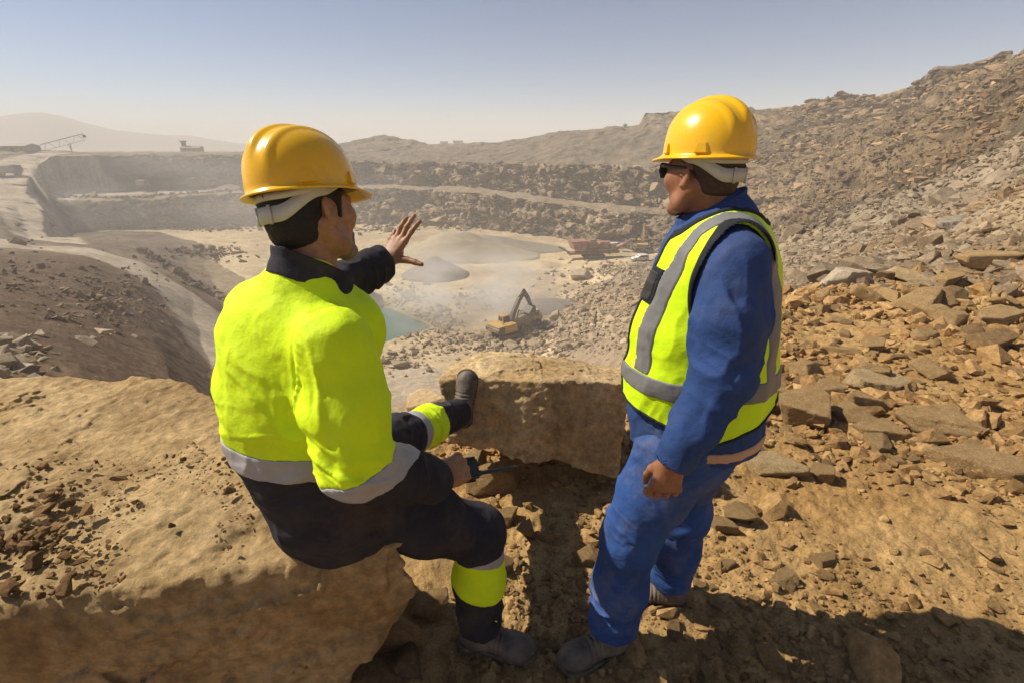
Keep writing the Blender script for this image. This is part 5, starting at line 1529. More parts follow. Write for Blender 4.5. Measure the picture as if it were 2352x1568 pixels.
def helmet(H, parent, tilt=0.0):
    """hard hat: ribbed shell with brim and peak, side sockets, cradle straps. H: frame of the helmet, origin at brim level"""
    nphi, nt = 128, 40
    ph = np.linspace(0, 2 * np.pi, nphi, endpoint=False)
    c, s_ = np.cos(ph), np.sin(ph)                      # s_ forward, c right
    V = []
    def ring(t):
        """t 0 crown .. 1 rim of the dome"""
        a = t * math.pi / 2
        return math.sin(a) ** 0.92, math.cos(a) ** 0.86
    for i in range(nt):
        t = (i + .02) / (nt - 1)
        rr, zz = ring(min(t, 1))
        x = .106 * rr * c; y = .126 * rr * s_ - .004; z = .136 * zz
        rib = np.exp(-(x / .015) ** 4) * .0075 + np.exp(-((np.abs(x) - .046) / .009) ** 4) * .0035
        fade = sstep(-.02, .03, z - .040) * sstep(-.130, -.10, y) * (1 - .4 * sstep(.09, .122, y))
        x = x * (1 + .5 * rib * fade / .1); y = y * (1 + rib * fade / .13); z = z + rib * fade
        V.append(np.stack([x, y, np.broadcast_to(z, x.shape)], 1))
    peak = sstep(.35, 1.0, s_)
    for o, dz in ((.002, -.004), (.006, -.0065), (.0105, -.0085), (.0120, -.0105), (.0112, -.0135), (.008, -.0130), (.002, -.008), (-.004, -.004)):
        k = np.clip(o / .0120, -.3, 1)
        x = (.106 + o) * c; y = .126 * s_ - .004 + (o * s_ + peak * .030 * max(k, 0)) ; z = dz - peak * .009 * max(k, 0) + 0 * c
        V.append(np.stack([x, y, z], 1))
    for i in range(nt - 1, -1, -3):
        t = (i + .02) / (nt - 1); rr, zz = ring(t)
        V.append(np.stack([.102 * rr * c, .122 * rr * s_ - .004, .132 * zz - .002 + 0 * c], 1))
    m = len(V); V = np.concatenate(V)
    Fq = [[i * nphi + j, i * nphi + (j + 1) % nphi, (i + 1) * nphi + (j + 1) % nphi, (i + 1) * nphi + j] for i in range(m - 1) for j in range(nphi)]
    V = H.o + H.k * (V @ np.array(H.ax))
    Fa = np.array(Fq)[:, ::-1]
    top = np.arange(nphi)
    o = mesh_np('helmet', np.concatenate([V, V[:nphi].mean(0)[None]]), np.concatenate([Fa, np.stack([top, (top + 1) % nphi, np.full(nphi, len(V)), np.full(nphi, len(V))], 1)]) if False else Fa, M_helmet, parent, True)
    for sx in (-1, 1):                                   # sockets for ear muffs and lamp clips low on the sides
        for y0, wd in ((.056, .015), (-.060, .019)):
            bm = bmesh.new()
            prof = [(-wd, 0, .0), (wd, 0, .0), (wd * .62, 0, .026), (-wd * .62, 0, .026)]
            vin, vout = [], []
            for yy, _, zz in prof:
                e = math.sqrt(max(0, 1 - ((y0 + yy + .004) / .126) ** 2)); xs = .106 * e * (1 - (zz / .136) ** 2 * .5)
                vin.append(bm.verts.new(H(sx * (xs - .006), y0 + yy, zz)))
                vout.append(bm.verts.new(H(sx * (xs + (.0095 if zz == 0 else .0055)), y0 + yy * .8, zz)))
            for q in range(4): bm.faces.new((vin[q], vin[(q + 1) % 4], vout[(q + 1) % 4], vout[q]))
            bm.faces.new(vout); bm.faces.new(vin[::-1])
            bmesh.ops.bevel(bm, geom=bm.edges[:], offset=.0016, segments=2, affect='EDGES')
            bm_obj('socket', bm, M_helmet, o, False)
    # cradle: a deep band round the nape, with a slot, rising to the shell in front of the ears
    def ribbon(name, top, bot, a0, a1, mat, off=0.0, par=o, thick=.0022):
        A = np.radians(np.linspace(a0, a1, 72))
        vo = []
        for q, (fn_, of) in enumerate(((top, off), (bot, off), (bot, off - thick), (top, off - thick))):
            z = np.array([fn_(math.degrees(x)) for x in A])
            vo.append(np.stack([(.0875 + of) * np.sin(A), -(.1115 + of) * np.cos(A) - .004, z], 1))
        L = len(A); Vv = np.concatenate(vo)
        Vv = H.o + H.k * (Vv @ np.array(H.ax))
        Ff = [[q * L + i, q * L + i + 1, ((q + 1) % 4) * L + i + 1, ((q + 1) % 4) * L + i] for q in range(4) for i in range(L - 1)]
        Ff += [[0, L, 2 * L, 3 * L], [L - 1, 4 * L - 1, 3 * L - 1, 2 * L - 1]]
        return mesh_np(name, Vv, Ff, mat, par, True)
    g = lambda a: sstep(25, 82, abs(a))
    hn = ribbon('harness', lambda a: -.037 + .040 * g(a), lambda a: -.071 + .046 * g(a) + .020 * sstep(80, 112, abs(a)), -112, 112, M_harness)
    ribbon('strap', lambda a: -.010 + .016 * sstep(30, 95, abs(a)), lambda a: -.0255 + .016 * sstep(30, 100, abs(a)), -88, 88, M_harness, .001, hn)
    ribbon('pad', lambda a: .004, lambda a: -.012, -128, -108, M_black, .004, hn); ribbon('pad', lambda a: .004, lambda a: -.012, 108, 128, M_black, .004, hn)
    ribbon('buckle', lambda a: -.0365, lambda a: -.0695, -16, 16, M_harness, .003, hn, .004)
    for a in (-15, 15): ribbon('ridge', lambda x: -.034, lambda x: -.0735, a - 1.6, a + 1.6, M_harness, .0055, hn, .005)
    return o

def boot(parent, ankle, toe_dir, up, name='boot', k=1.0):
    """work boot: upper, welted sole, collar and laces; ankle is the joint"""
    B = Frame(np.asarray(ankle, float) - unit(up) * .085 * k, toe_dir, up, k)
    F = Field()
    F.seg(B(0, -.012, .135), B(0, -.005, .07), (.048 * k, .055 * k), (.046 * k, .056 * k), .02, B.r)
    F.ell(B(0, -.035, .045), np.array([.041, .050, .045]) * k, B.ax, .03)
    F.seg(B(0, .0, .060), B(.003, .105, .036), (.043 * k, .048 * k), (.047 * k, .032 * k), .03, B.r)
    F.ell(B(.003, .132, .034), np.array([.052, .062, .036]) * k, B.ax, .02)
    F.half(B(0, 0, .012), -B.u)
    F.half(B(0, 0, .150), B.u)
    F.seg(B(0, -.012, .16), B(0, -.008, .10), .038 * k, .036 * k, .004, B.r, '-')
    def fp(P, d):
        q = B.local(P)
        cap = np.exp(-((q[:, 1] - .085 - .2 * q[:, 0] ** 2 / .05) / .004) ** 2) * .0016
        return d - 0.0016 * fbm(P * 30, 3, 301) - 0.003 * np.exp(-((q[:, 1] - .06) / .03) ** 2) * np.sin(q[:, 1] * 420 + 30 * q[:, 0]) * (q[:, 2] > .03) + cap
    F.post = fp
    o = build(name, F, .0036 * k, M_boot, parent, 2)
    S = Field()
    def sole(P):
        q = B.local(P)
        hw = np.interp(q[:, 1], (-.095, -.06, 0, .06, .12, .165, .205), (.030, .044, .040, .047, .056, .053, .034)) * 1.0
        e = np.maximum(np.abs(q[:, 0]) - hw, np.maximum(q[:, 1] - .200, -.092 - q[:, 1]))
        r = np.hypot(np.maximum(np.abs(q[:, 0]) - hw + .03, 0), np.maximum(np.maximum(q[:, 1] - .17, -.062 - q[:, 1]), 0)) - .03
        e = np.maximum(e, r)
        zt = .024 + .006 * sstep(.1, .2, q[:, 1]); zb = np.where((q[:, 1] > -.02) & (q[:, 1] < .025), .006, 0.0) + .016 * sstep(.14, .205, q[:, 1])
        lug = (np.abs(((q[:, 1] * 1000) % 16) - 8) < 3) * .004 * (q[:, 2] < .008)
        d = np.maximum(np.maximum(e + lug, q[:, 2] - zt), zb - q[:, 2])
        return d * k
    S.fn(sole, B.o - .26 * k, B.o + .26 * k)
    build('sole', S, .0036 * k, M_sole, o, 1)
    for i in range(4):
        y = .028 + .019 * i; z = .104 - .0125 * i
        tube('lace', [B(-.026, y - .004, z - .012), B(-.012, y, z + .002), B(.012, y + .006, z + .002), B(.026, y + .010, z - .012)], .0028 * k, M_lace, o, 6)
    return o

# ---- the man who sits on the boulder and points
def seated_man():
    root = empty('person', (-.5, 1.1, 0.0))
    tag(root, 'man in neon yellow and dark workwear perched on a boulder with one arm stretched out', 'person', 'workers overlooking the quarry')
    root.location = (0, 0, 0)
    r_ = unit((.90, -.44, 0)); f_ = unit((.44, .90, 0))
    hipc = vec(-.51, 1.09, .78); C7 = vec(-.475, 1.075, 1.375)
    hipR, kneeR, ankR = vec(-.425, 1.05, .765), vec(-.110, 1.20, .505), vec(-.112, 1.178, .10)
    hipL, kneeL, ankL = vec(-.585, 1.16, .77), vec(-.43, 1.56, .625), vec(-.262, 1.955, .495)
    shR, elR, wrR = vec(-.372, .935, 1.265), vec(-.345, .870, 1.012), vec(-.207, 1.03, .842)
    shL, elL, wrL = vec(-.635, 1.155, 1.275), vec(-.555, 1.375, 1.255), vec(-.415, 1.575, 1.305)
    H = Frame(vec(-.462, 1.13, 1.525), (.52, .854, 0), (-.16, .17, 1.0), .96)
    # body
    F = Field()
    head(F, H, C7 + vec(.01, .02, -.03), .004)
    F.chain([hipc, hipc * .45 + C7 * .55, C7 - vec(0, 0, .08)], [(.14, .10), (.13, .09), (.09, .06)], .05, r_)
    F.seg(shR, shL, .040, .040, .05)
    F.chain([shR, elR, wrR], [.045, .037, .027], .02); F.chain([shL, elL, wrL], [.045, .037, .027], .02)
    F.chain([hipR, kneeR, ankR], [.075, .05, .036], .03); F.chain([hipL, kneeL, ankL], [.075, .05, .036], .03)
    F.seg(ankR - vec(0, 0, .02), ankR + vec(.085, -.02, -.070), .024, .020, .02); F.seg(ankL, ankL + vec(.035, .085, .020), .028, .022, .02)
    hand(F, wrL, (.40, .42, .72), (-.35, -.80, .50), True, ((-4, 8, 6), (-6, 10, 6), (-2, 16, 10), (18, 40, 20)), (9, 1, -8, -16), ((.30, .90, -.20), (.10, 1, -.05), (.02, 1, -.02)), .93)
    hd = unit((.60, .62, -.05)); hn = unit((.45, -.45, .75))
    hand(F, wrR + hd * .012, hd, hn, False, ((55, 60, 40), (62, 62, 40), (66, 62, 40), (68, 60, 40)), (4, 1, -2, -5), ((.75, .35, -.55), (.85, .05, -.55), (.9, -.25, -.4)), 1.0)
    def skc(V):
        q = H.local(V); c = np.ones((len(V), 3))
        m = sstep(-.055, -.085, q[:, 2]) * sstep(.0, .05, q[:, 1]) * (np.abs(q[:, 0]) < .08) * (q[:, 2] > -.15)
        c *= (1 - .38 * m)[:, None]
        rn_ = fbm(V * 90, 2, 12)[:, None]; c = c * (1 + .10 * rn_ * np.array([[.6, 1, 1]]))
        return c
    build('body', F, .0034, M_skinA, root, 2, skc)
    bodyF = F
    # hair: short, dark, down to the nape
    G = Field()
    G.ell(H(0, -.014, .030), np.array([.0835, .1055, .097]) * H.k, H.ax, .01)
    G.ell(H(0, -.050, -.040), np.array([.066, .060, .062]) * H.k, H.ax, .03)
    G.half(H(0, .030, -.03), H.f * .80 - H.u * .62 + 0 * H.r, .004)
    G.half(H(0, -.05, -.088), -H.u + H.f * .1, .01)
    for sx in (-1, 1):
        G.ell(H(sx * .092, -.004, -.018), np.array([.030, .026, .036]) * H.k, H.ax, .006, '-')
        G.seg(H(sx * .076, .030, .03), H(sx * .072, .024, -.028), (.010 * H.k, .005), (.006 * H.k, .004), .004, H.f)
    G.post = lambda P, d: d - .0016 * vnoise(P * np.array([330, 330, 120]), 5) - .0015 * fbm(P * 60, 2, 6)
    build('hair', G, .003, M_hair, root, 1)
    # beard along the jaw and chin
    Bd = Field()
    for sx in (-1, 1):
        Bd.seg(H(sx * .047, .022, -.088), H(sx * .034, .058, -.104), .010 * H.k, .0165 * H.k, .01)
        Bd.seg(H(sx * .034, .058, -.104), H(0, .080, -.114), .0165 * H.k, .0185 * H.k, .012)
        Bd.seg(H(sx * .022, .090, -.064), H(sx * .028, .078, -.092), .0055 * H.k, .008 * H.k, .008)
    Bd.post = lambda P, d: d - .002 * vnoise(P * 260, 5) - .002 * fbm(P * 70, 2, 6) + .002
    build('beard', Bd, .003, M_beard, root, 1)
    Hh = Frame(H(0, .000, .042), H.f, H.u + H.f * .03, .99)
    helmet(Hh, root)

    # jacket: torso and sleeves. the upper half neon, then a silver band, dark below
    T = [vec(-.500, 1.085, .705), vec(-.522, 1.085, .86), vec(-.545, 1.08, .98), vec(-.54, 1.075, 1.10), vec(-.522, 1.07, 1.20), vec(-.495, 1.07, 1.28), vec(-.478, 1.07, 1.36)]
    TR = [(.190, .155), (.195, .165), (.192, .162), (.200, .155), (.205, .140), (.170, .110), (.085, .080)]
    def torso(F, o=0.0):
        F.chain(T, [(a + o, b + o) for a, b in TR], .04, r_)
        F.seg(shR + vec(-.02, .015, .0), shL + vec(.02, -.015, .0), .070 + o, .070 + o, .05)
        F.ell(C7 + f_ * .065 + vec(.0, 0, -.125), np.array([.145, .085, .10]) + o, (r_, f_, (0, 0, 1)), .05)
    def sleeve(F, P3, o=0.0, r=(.080, .078, .060), k=.026):
        F.chain([P3[0], P3[0] * .5 + P3[1] * .5] + list(P3[1:]), [r[0] + o, (r[0] + r[1]) / 2 + .006 + o] + [x + o for x in r[1:]], k)
    endR = wrR + unit(wrR - elR) * -.01; endL = wrL + unit(wrL - elL) * -.015
    armR = [shR, elR, endR]; armL = [shL, elL, endL]
    mR = fold_axes((.5, .2, -.6), (0.7, -.4, .5), 3, 15)
    fd = folds([(elR, (.14, .14, .14), fold_axes((.6, .1, -.3), elR - shR, 5, 26), .007, 11),
                ((shR + elR) / 2, (.2, .2, .22), fold_axes((.2, -.3, -1), (1, .2, 0), 4, 17), .005, 12),
                (T[2], (.3, .3, .28), fold_axes((1, -.6, .35), (0, 0, 1), 3, 16), .008, 13),
                (T[3], (.3, .3, .25), fold_axes((.6, -.4, -.7), (.5, -.2, .8), 3, 13), .006, 14),
                ((elR + wrR) / 2, (.16, .16, .16), fold_axes((0, .4, 1), wrR - elR, 5, 22), .006, 15),
                ((elL + wrL) / 2, (.16, .16, .16), fold_axes((.2, -.1, 1), wrL - elL, 5, 24), .006, 16),
                (T[0], (.3, .3, .2), fold_axes((1, -.4, .1), (0, 0, 1), 3, 15), .007, 17)])
    bp = T[2] + vec(0, 0, .005); bn = unit((.05, .08, 1.0))      # plane through the waist band
    sp = elR + unit(elR - shR) * .00; sn = unit(unit(elR - shR) * .9 + unit(wrR - elR) * .35)
    def both(F, o=0.0):
        torso(F, o); sleeve(F, armR, o); return F
    # neon part
    Fn = both(Field()); Fn.post = fd
    # keep: torso above the band, sleeve above the sleeve band
    Fs = Field(); sleeve(Fs, armR); Ft = Field(); torso(Ft); torso_w = lambda P: Ft(P); sleeve_w = lambda P: Fs(P)
    def region(P):
        """>0 neon side, measured from each band's upper edge; torso and sleeve each have their own"""
        dt = (P - bp) @ bn; ds = -((P - sp) @ sn)
        onS = sleeve_w(P) < torso_w(P) + .004
        return np.where(onS, ds, dt)
    def seam(P, d):
        """armhole and yoke seams"""
        a = Fs(P); b = Ft(P)
        d = d + .0030 * np.exp(-((a - b) / .0035) ** 2) - .0022 * np.exp(-((a - b + .010) / .006) ** 2) * (1 + .5 * np.sin(P @ vec(260, 120, 300)))
        return fd(P, d)
    def crop(lo_, hi_, F):
        old = F.post
        def g(P, d):
            if old is not None: d = old(P, d)
            q = region(P)
            return np.maximum(d, np.maximum(lo_ - q, q - hi_))
        F.post = g; F.deep = True; return F
    jk = build('jacket', crop(-.001, 9, both(Field())) if False else _with(both(Field()), seam, region, 0.0, 9), .0042, M_neon, root, 2)
    build('waistband', _with(both(Field(), .0015), fd, region, -.062, .001), .0042, M_silver, jk, 2)
    build('lower_jacket', _with(both(Field(), -.001), fd, region, -9, -.060), .0042, M_navy, jk, 2)
    # far sleeve, pointing: dark forearm, neon upper arm
    SL = Field(); sleeve(SL, armL, 0, (.076, .070, .058)); SL.half(endL, wrL - elL); SL.seg(endL - unit(wrL - elL) * .03, wrL + unit(wrL - elL) * .03, .046, .05, .002, None, '-'); SL.post = fd
    build('sleeve', SL, .0042, M_navy, jk, 2)
    SN = Field(); sleeve(SN, [shL, shL * .2 + elL * .8], .002, (.078, .072)); SN.post = fd
    build('upper_sleeve', SN, .0045, M_neon, jk, 2)
    # collar, turned down, dark
    Cn = Field()
    nk = H(0, -.045, -.135)
    def collar(P):
        q = P - (C7 + vec(.012, .018, .028)); ax_ = unit((.06, .10, 1.0))
        z = q @ ax_; x = q @ r_; y = q @ f_
        rad = np.sqrt((x / 1.0) ** 2 + ((y - .004) / 1.06) ** 2)
        zz = z + .50 * (y + .07) + .10 * x
        prof = np.interp(zz, (-.06, -.02, .02, .05), (.112, .092, .076, .074))
        return np.maximum(np.abs(rad - prof) - .0055, np.maximum(zz - .046, -.024 - zz))
    Cn.fn(collar, C7 - .2, C7 + .2)
    Cn.post = lambda P, d: d - .004 * fbm(P * 18, 3, 55)
    build('collar', Cn, .0036, M_navyt, jk, 2)

    # trousers
    Tr = Field()
    Tr.chain([vec(-.53, 1.09, .90), vec(-.51, 1.085, .80), vec(-.495, 1.075, .745)], [(.165, .135), (.185, .15), (.165, .14)], .05, r_)
    Tr.chain([hipR + vec(-.03, .02, -.005), hipR * .5 + kneeR * .5 + vec(0, 0, -.004), kneeR, kneeR * .5 + ankR * .5 + vec(.0, -.0, 0), ankR + vec(0, 0, .02)], [.122, .104, .082, .078, .076], .04)
    Tr.chain([hipL, hipL * .5 + kneeL * .5, kneeL, kneeL * .5 + ankL * .5, ankL + unit(ankL - kneeL) * .01], [.115, .100, .084, .080, .068], .04)
    Tr.half(ankR + vec(0, 0, .015), (0, 0, -1), .003); 
    Tr.seg(ankR + vec(0, 0, -.03), ankR + vec(0, 0, .05), .066, .062, .003, None, '-')
    dL = unit(ankL - kneeL)
    shin = unit(ankR - kneeR)
    legfd = folds([(kneeR + vec(-.03, 0, -.02), (.14, .14, .14), fold_axes((.2, -1, .3), (.3, 0, 1), 5, 24), .007, 31),
                   (hipR * .5 + kneeR * .5, (.22, .2, .16), fold_axes((.9, .2, -.5), (0, .4, 1), 3, 16), .007, 32),
                   (hipR, (.2, .2, .2), fold_axes((.3, .3, 1), (1, -.3, 0), 4, 18), .008, 33),
                   (ankR + vec(0, 0, .10), (.13, .13, .12), fold_axes((1, -.5, .35), (0, 0, 1), 4, 22), .008, 34),
                   (kneeL * .4 + ankL * .6, (.16, .2, .16), fold_axes((.7, -.4, .6), dL, 5, 24), .008, 35),
                   (kneeL, (.15, .15, .15), fold_axes((.7, -.4, .6), dL, 5, 24), .008, 36)])
    def leg_s(P):
        """distance down each shin from the knee"""
        nearR = np.linalg.norm(P - (kneeR + ankR) / 2, axis=1) < np.linalg.norm(P - (kneeL + ankL) / 2, axis=1)
        sr = (P - kneeR) @ unit(shin + vec(-.45, .05, .0)); sl = (P - kneeL) @ dL
        return np.where(nearR, sr, sl)
    def trf(o=0.0, lo_=-9, hi_=9):
        F = Field(); F.ops = list(Tr.ops)
        if o:
            F.ops = []
            F.chain([kneeR, kneeR * .5 + ankR * .5, ankR + vec(0, 0, .02)], [.082 + o, .082 + o, .078 + o, .076 + o], .04)
            F.chain([kneeL, kneeL * .5 + ankL * .5, ankL - dL * .03], [.080 + o, .074 + o, .066 + o], .04)
        return _with(F, legfd, leg_s, lo_, hi_)
    tr = build('trousers', trf(), .0044, M_navyt, root, 2)
    def bandf(K, A, rk, ra, ax_, s0, s1, nm, mt, o):
        F = Field(); F.chain([K, K * .5 + A * .5, A + (0 if K is kneeL else vec(0, 0, .02))], [rk + o, (.078 if K is kneeR else .074) + o, ra + o], .04)
        build(nm, _with(F, legfd, lambda P: (P - K) @ ax_, s0, s1), .004, mt, tr, 2)
    aR = unit(shin + vec(-.42, .05, 0))
    bandf(kneeR, ankR, .082, .076, aR, -.006, .062, 'knee_band', M_silver, .004)
    bandf(kneeR, ankR, .082, .076, unit(shin + vec(-.25, .05, 0)), .056, .205, 'shin_panel', M_neon, .0035)
    bandf(kneeL, ankL, .084, .068, dL, .05, .105, 'knee_band', M_silver, .007)
    bandf(kneeL, ankL, .084, .068, dL, .103, .235, 'shin_panel', M_neon, .007)
    boot(root, ankR + vec(.005, -.002, -.005), (.97, -.22, -.04), (-.02, 0, 1))
    boot(root, ankL + vec(.012, .022, .0), (.10, .38, .92), unit((-.28, -.86, .35)))
    # two-way radio in his hand: its own thing
    rd = empty('radio', (0, 0, 0)); tag(rd, 'black two-way radio with stub antenna held in the seated man\'s lower hand', 'radio')
    g0 = wrR + hd * .085 - hn * .030; ax = unit((.86, .42, -.14))
    M3 = np.array([ax, unit(np.cross(ax, hn)), hn]).T
    M3[:, 2] = np.cross(M3[:, 0], M3[:, 1])
    bm = bmesh.new(); boxm(bm, g0, (.115, .052, .032), M3, .006); bm_obj('body', bm, M_black, rd)
    bm = bmesh.new(); boxm(bm, g0 + M3 @ vec(.060, 0, .002), (.014, .044, .026), M3, .003); bm_obj('control_panel', bm, M_black, rd)
    b0 = g0 + M3 @ vec(.064, .014, 0)
    tube('knob', [b0 + M3 @ vec(-.004, -.028, 0), b0 + M3 @ vec(.014, -.028, 0)], [.0075, .0065], M_black, rd, 14, False)
    tube('antenna', [b0, b0 + ax * .012, b0 + ax * .014, b0 + ax * .125, b0 + ax * .130], [.0085, .0085, .0062, .0050, .0056], M_black, rd, 12)
    return root

seated_man()

# ---- the man who stands beside him
def standing_man():
    root = empty('person', (0, 0, 0))
    tag(root, 'man in lime vest over blue overalls and dark glasses standing beside the square boulder', 'person', 'workers overlooking the quarry')
    f_ = unit((-.975, .22, 0)); l_ = vec(-f_[1], f_[0], 0)
    hipc = vec(.545, 1.25, .86); C7 = vec(.535, 1.255, 1.50)
    hipL, kneeL, ankL = vec(.480, 1.175, .85), vec(.378, 1.190, .50), vec(.345, 1.165, .095)
    hipR, kneeR, ankR = vec(.585, 1.33, .85), vec(.605, 1.34, .47), vec(.600, 1.36, .095)
    shL, elL, wrL = vec(.510, 1.080, 1.410), vec(.500, 1.02, 1.16), vec(.405, .995, .935)
    shR, elR, wrR = vec(.575, 1.43, 1.42), vec(.62, 1.50, 1.16), vec(.53, 1.50, .93)
    H = Frame(vec(.474, 1.262, 1.602), (-.52, .854, -.06), (0, 0.03, 1), .88)
    F = Field()
    head(F, H, C7 + vec(-.01, .0, -.04), .006)
    F.chain([hipc, hipc * .45 + C7 * .55 + f_ * .03, C7 - vec(0, 0, .08)], [(.13, .10), (.12, .11), (.09, .06)], .05, l_)
    F.seg(shR, shL, .040, .040, .05)
    F.chain([shR, elR, wrR], [.045, .037, .027], .02); F.chain([shL, elL, wrL], [.045, .037, .027], .02)
    F.chain([hipR, kneeR, ankR], [.075, .05, .036], .03); F.chain([hipL, kneeL, ankL], [.075, .05, .036], .03)
    F.seg(ankR - vec(0, 0, .02), ankR + vec(-.085, .008, -.070), .024, .020, .02); F.seg(ankL - vec(0, 0, .02), ankL + vec(-.080, -.03, -.070), .024, .020, .02)
    hand(F, wrL, (-.16, -.02, -1), l_ * .9 + f_ * .0 + vec(-.05, -.3, .12), True, ((20, 42, 28), (26, 46, 28), (30, 48, 30), (34, 48, 30)), (5, 1, -3, -8), ((.78, .48, -.30), (.92, .12, -.36), (.95, -.10, -.30)), .94)
    hand(F, wrR, (-.10, .02, -1), -l_, False, ((30, 45, 30),) * 4, (3, 1, -1, -4), None, .94)
    build('body', F, .0034, M_skinB, root, 2, lambda V: np.ones((len(V), 3)))
    G = Field()
    G.ell(H(0, -.014, .030), np.array([.0792, .1012, .0932]) * H.k, H.ax, .01)
    G.ell(H(0, -.052, -.038), np.array([.0570, .046, .048]) * H.k, H.ax, .03)
    G.half(H(0, .045, -.02), H.f * .80 - H.u * .60, .006)
    G.half(H(0, -.05, -.062), -H.u + H.f * .1, .01)
    for sx in (-1, 1): G.ell(H(sx * .092, -.004, -.018), np.array([.030, .028, .036]) * H.k, H.ax, .006, '-')
    G.post = lambda P, d: d - .001 * vnoise(P * 330, 5)
    build('hair', G, .003, M_hair2, root, 1)
    Bd = Field()
    Bd.ell(H(0, .087, -.112), np.array([.021, .014, .018]) * H.k, H.ax, .01)
    Bd.seg(H(-.022, .092, -.061), H(.022, .092, -.061), .0045 * H.k, .0045 * H.k, .006)
    Bd.post = lambda P, d: d - .0015 * vnoise(P * 260, 5) - .0015 * fbm(P * 70, 2, 6)
    build('beard', Bd, .003, M_goatee, root, 1)
    Hh = Frame(H(0, -.004, .045), H.f + H.u * .05, H.u, .89)
    helmet(Hh, root)
    # dark glasses: wrap lenses, bridge and temple arms that hook over the ears
    g = empty('sunglasses'); g.parent = root
    for sx in (-1, 1):
        bm = bmesh.new(); rows_ = []
        for i in range(9):
            a = math.radians(-2 + i * 8.2)
            x = sx * (.012 + .066 * math.sin(a)); y = .076 + .036 * math.cos(a)
            hh = .0165 + .003 * math.sin(i / 8 * math.pi)
            rows_.append([bm.verts.new(H(x, y, .002 + hh)), bm.verts.new(H(x * 1.02, y + .003, .000)), bm.verts.new(H(x * .98, y - .002, .002 - hh - .004))])
        for i in range(8):
            for j in range(2): bm.faces.new((rows_[i][j], rows_[i + 1][j], rows_[i + 1][j + 1], rows_[i][j + 1]))
        bmesh.ops.solidify(bm, geom=bm.faces[:], thickness=.0018)
        bm_obj('lens', bm, M_lens, g, True)
        tube('temple', [H(sx * .070, .090, .013), H(sx * .079, .060, .012), H(sx * .083, .02, .010), H(sx * .0835, -.012, .008), H(sx * .083, -.030, -.002), H(sx * .082, -.038, -.014)], [.0046, .0040, .0036, .0034, .0034, .0026], M_black, g, 8)
    tube('bridge', [H(-.012, .1125, .008), H(0, .115, .010), H(.012, .1125, .008)], .003, M_black, g, 8)

    # blue jacket
    T = [vec(.560, 1.25, .78), vec(.545, 1.25, .92), vec(.530, 1.255, 1.06), vec(.525, 1.255, 1.20), vec(.530, 1.255, 1.33), vec(.535, 1.255, 1.42), vec(.535, 1.255, 1.49)]
    TR = [(.176, .186), (.168, .182), (.165, .183), (.168, .168), (.170, .142), (.15, .115), (.080, .075)]
    def torso(F, o=0.0, n=0):
        F.chain(T[n:], [(a + o, b + o) for a, b in TR[n:]], .04, l_)
        F.seg(shR + vec(0, -.02, 0), shL + vec(0, .02, 0), .066 + o, .066 + o, .05)
    dw = unit(wrL - elL)
    endL = wrL + dw * .012; endR = wrR
    fd = folds([(elL + vec(0, 0, .02), (.16, .16, .2), fold_axes((.8, .2, -.35), (0, 0, 1), 4, 16), .006, 41),
                ((shL + elL) / 2, (.16, .16, .2), fold_axes((.1, -.1, -1), (1, .2, 0), 4, 20), .006, 42),
                ((elL + wrL) / 2, (.15, .15, .18), fold_axes((.25, 0, 1), (1, .2, 0), 3, 18), .005, 43),
                (T[1], (.3, .3, .2), fold_axes((.3, .1, 1), (1, -.4, 0), 4, 15), .006, 44),
                (T[0], (.3, .3, .12), fold_axes((1, -.4, .3), (0, 0, 1), 4, 18), .006, 45)])
    J = Field(); torso(J)
    J.half(vec(.56, 1.25, .845), unit((.10, -.05, -1)))
    J.chain([shL, shL * .5 + elL * .5, elL, elL * .45 + endL * .55, endL], [.072, .082, .074, .060, .047], .02); J.chain([shR, elR, endR], [.074, .072, .050], .03)
    J.half(endL, dw * .8 + vec(.0, 0, -.2)) if False else None
    def jpost(P, d):
        d = near(fd, P, d)
        c = (P - endL) @ dw                                     # open cuff
        m = np.linalg.norm(P - endL, axis=1) < .10
        return np.where(m, np.maximum(d, np.maximum(c, -(np.linalg.norm((P - endL) - c[:, None] * dw, axis=1) - .041) * (c > -.03) - 1 * (c <= -.03))), d)
    J.post = jpost; J.deep = True
    jk = build('jacket', J, .0042, M_blue, root, 2)
    Jb = Field(); torso(Jb, .003)
    hp = vec(.56, 1.25, .845); hn_ = unit((.10, -.05, -1))
    build('hem_tape', _with(Jb, fd, lambda P: np.where((P - hipc) @ f_ < .02, -((P - hp) @ hn_), -1), .016, .046), .004, M_orange, jk, 2)
    Cn = Field()
    def collar(P):
        q = P - (C7 + f_ * .026 + vec(0, 0, .018)); z = q[:, 2]; x = q @ l_; y = q @ f_
        rad = np.sqrt(x ** 2 + ((y - .004) / 1.08) ** 2)
        zz = z + .55 * (y + .075)
        prof = np.interp(zz, (-.06, -.02, .03, .06), (.104, .086, .071, .069))
        return np.maximum(np.abs(rad - prof) - .004, np.maximum(zz - .050, -.035 - zz))
    Cn.fn(collar, C7 - .2, C7 + .2); Cn.post = lambda P, d: d - .003 * fbm(P * 18, 3, 55)
    build('collar', Cn, .0036, M_blue, jk, 2)

    # vest: open at the front, cut away at the arms and neck
    def vest_base(F, o=0.0):
        Tv = [p - f_ * .005 for p in [vec(.550, 1.25, .86)] + T[1:5]] + T[5:]
        F.chain(Tv, [(a + o, b + o) for a, b in [(.182, .213), (.179, .206), (.176, .202), (.178, .188), (.177, .159), (.156, .122), (.083, .078)]], .04, l_)
        F.seg(shR + vec(0, -.02, .004), shL + vec(0, .02, .004), .083 + o, .083 + o, .05)
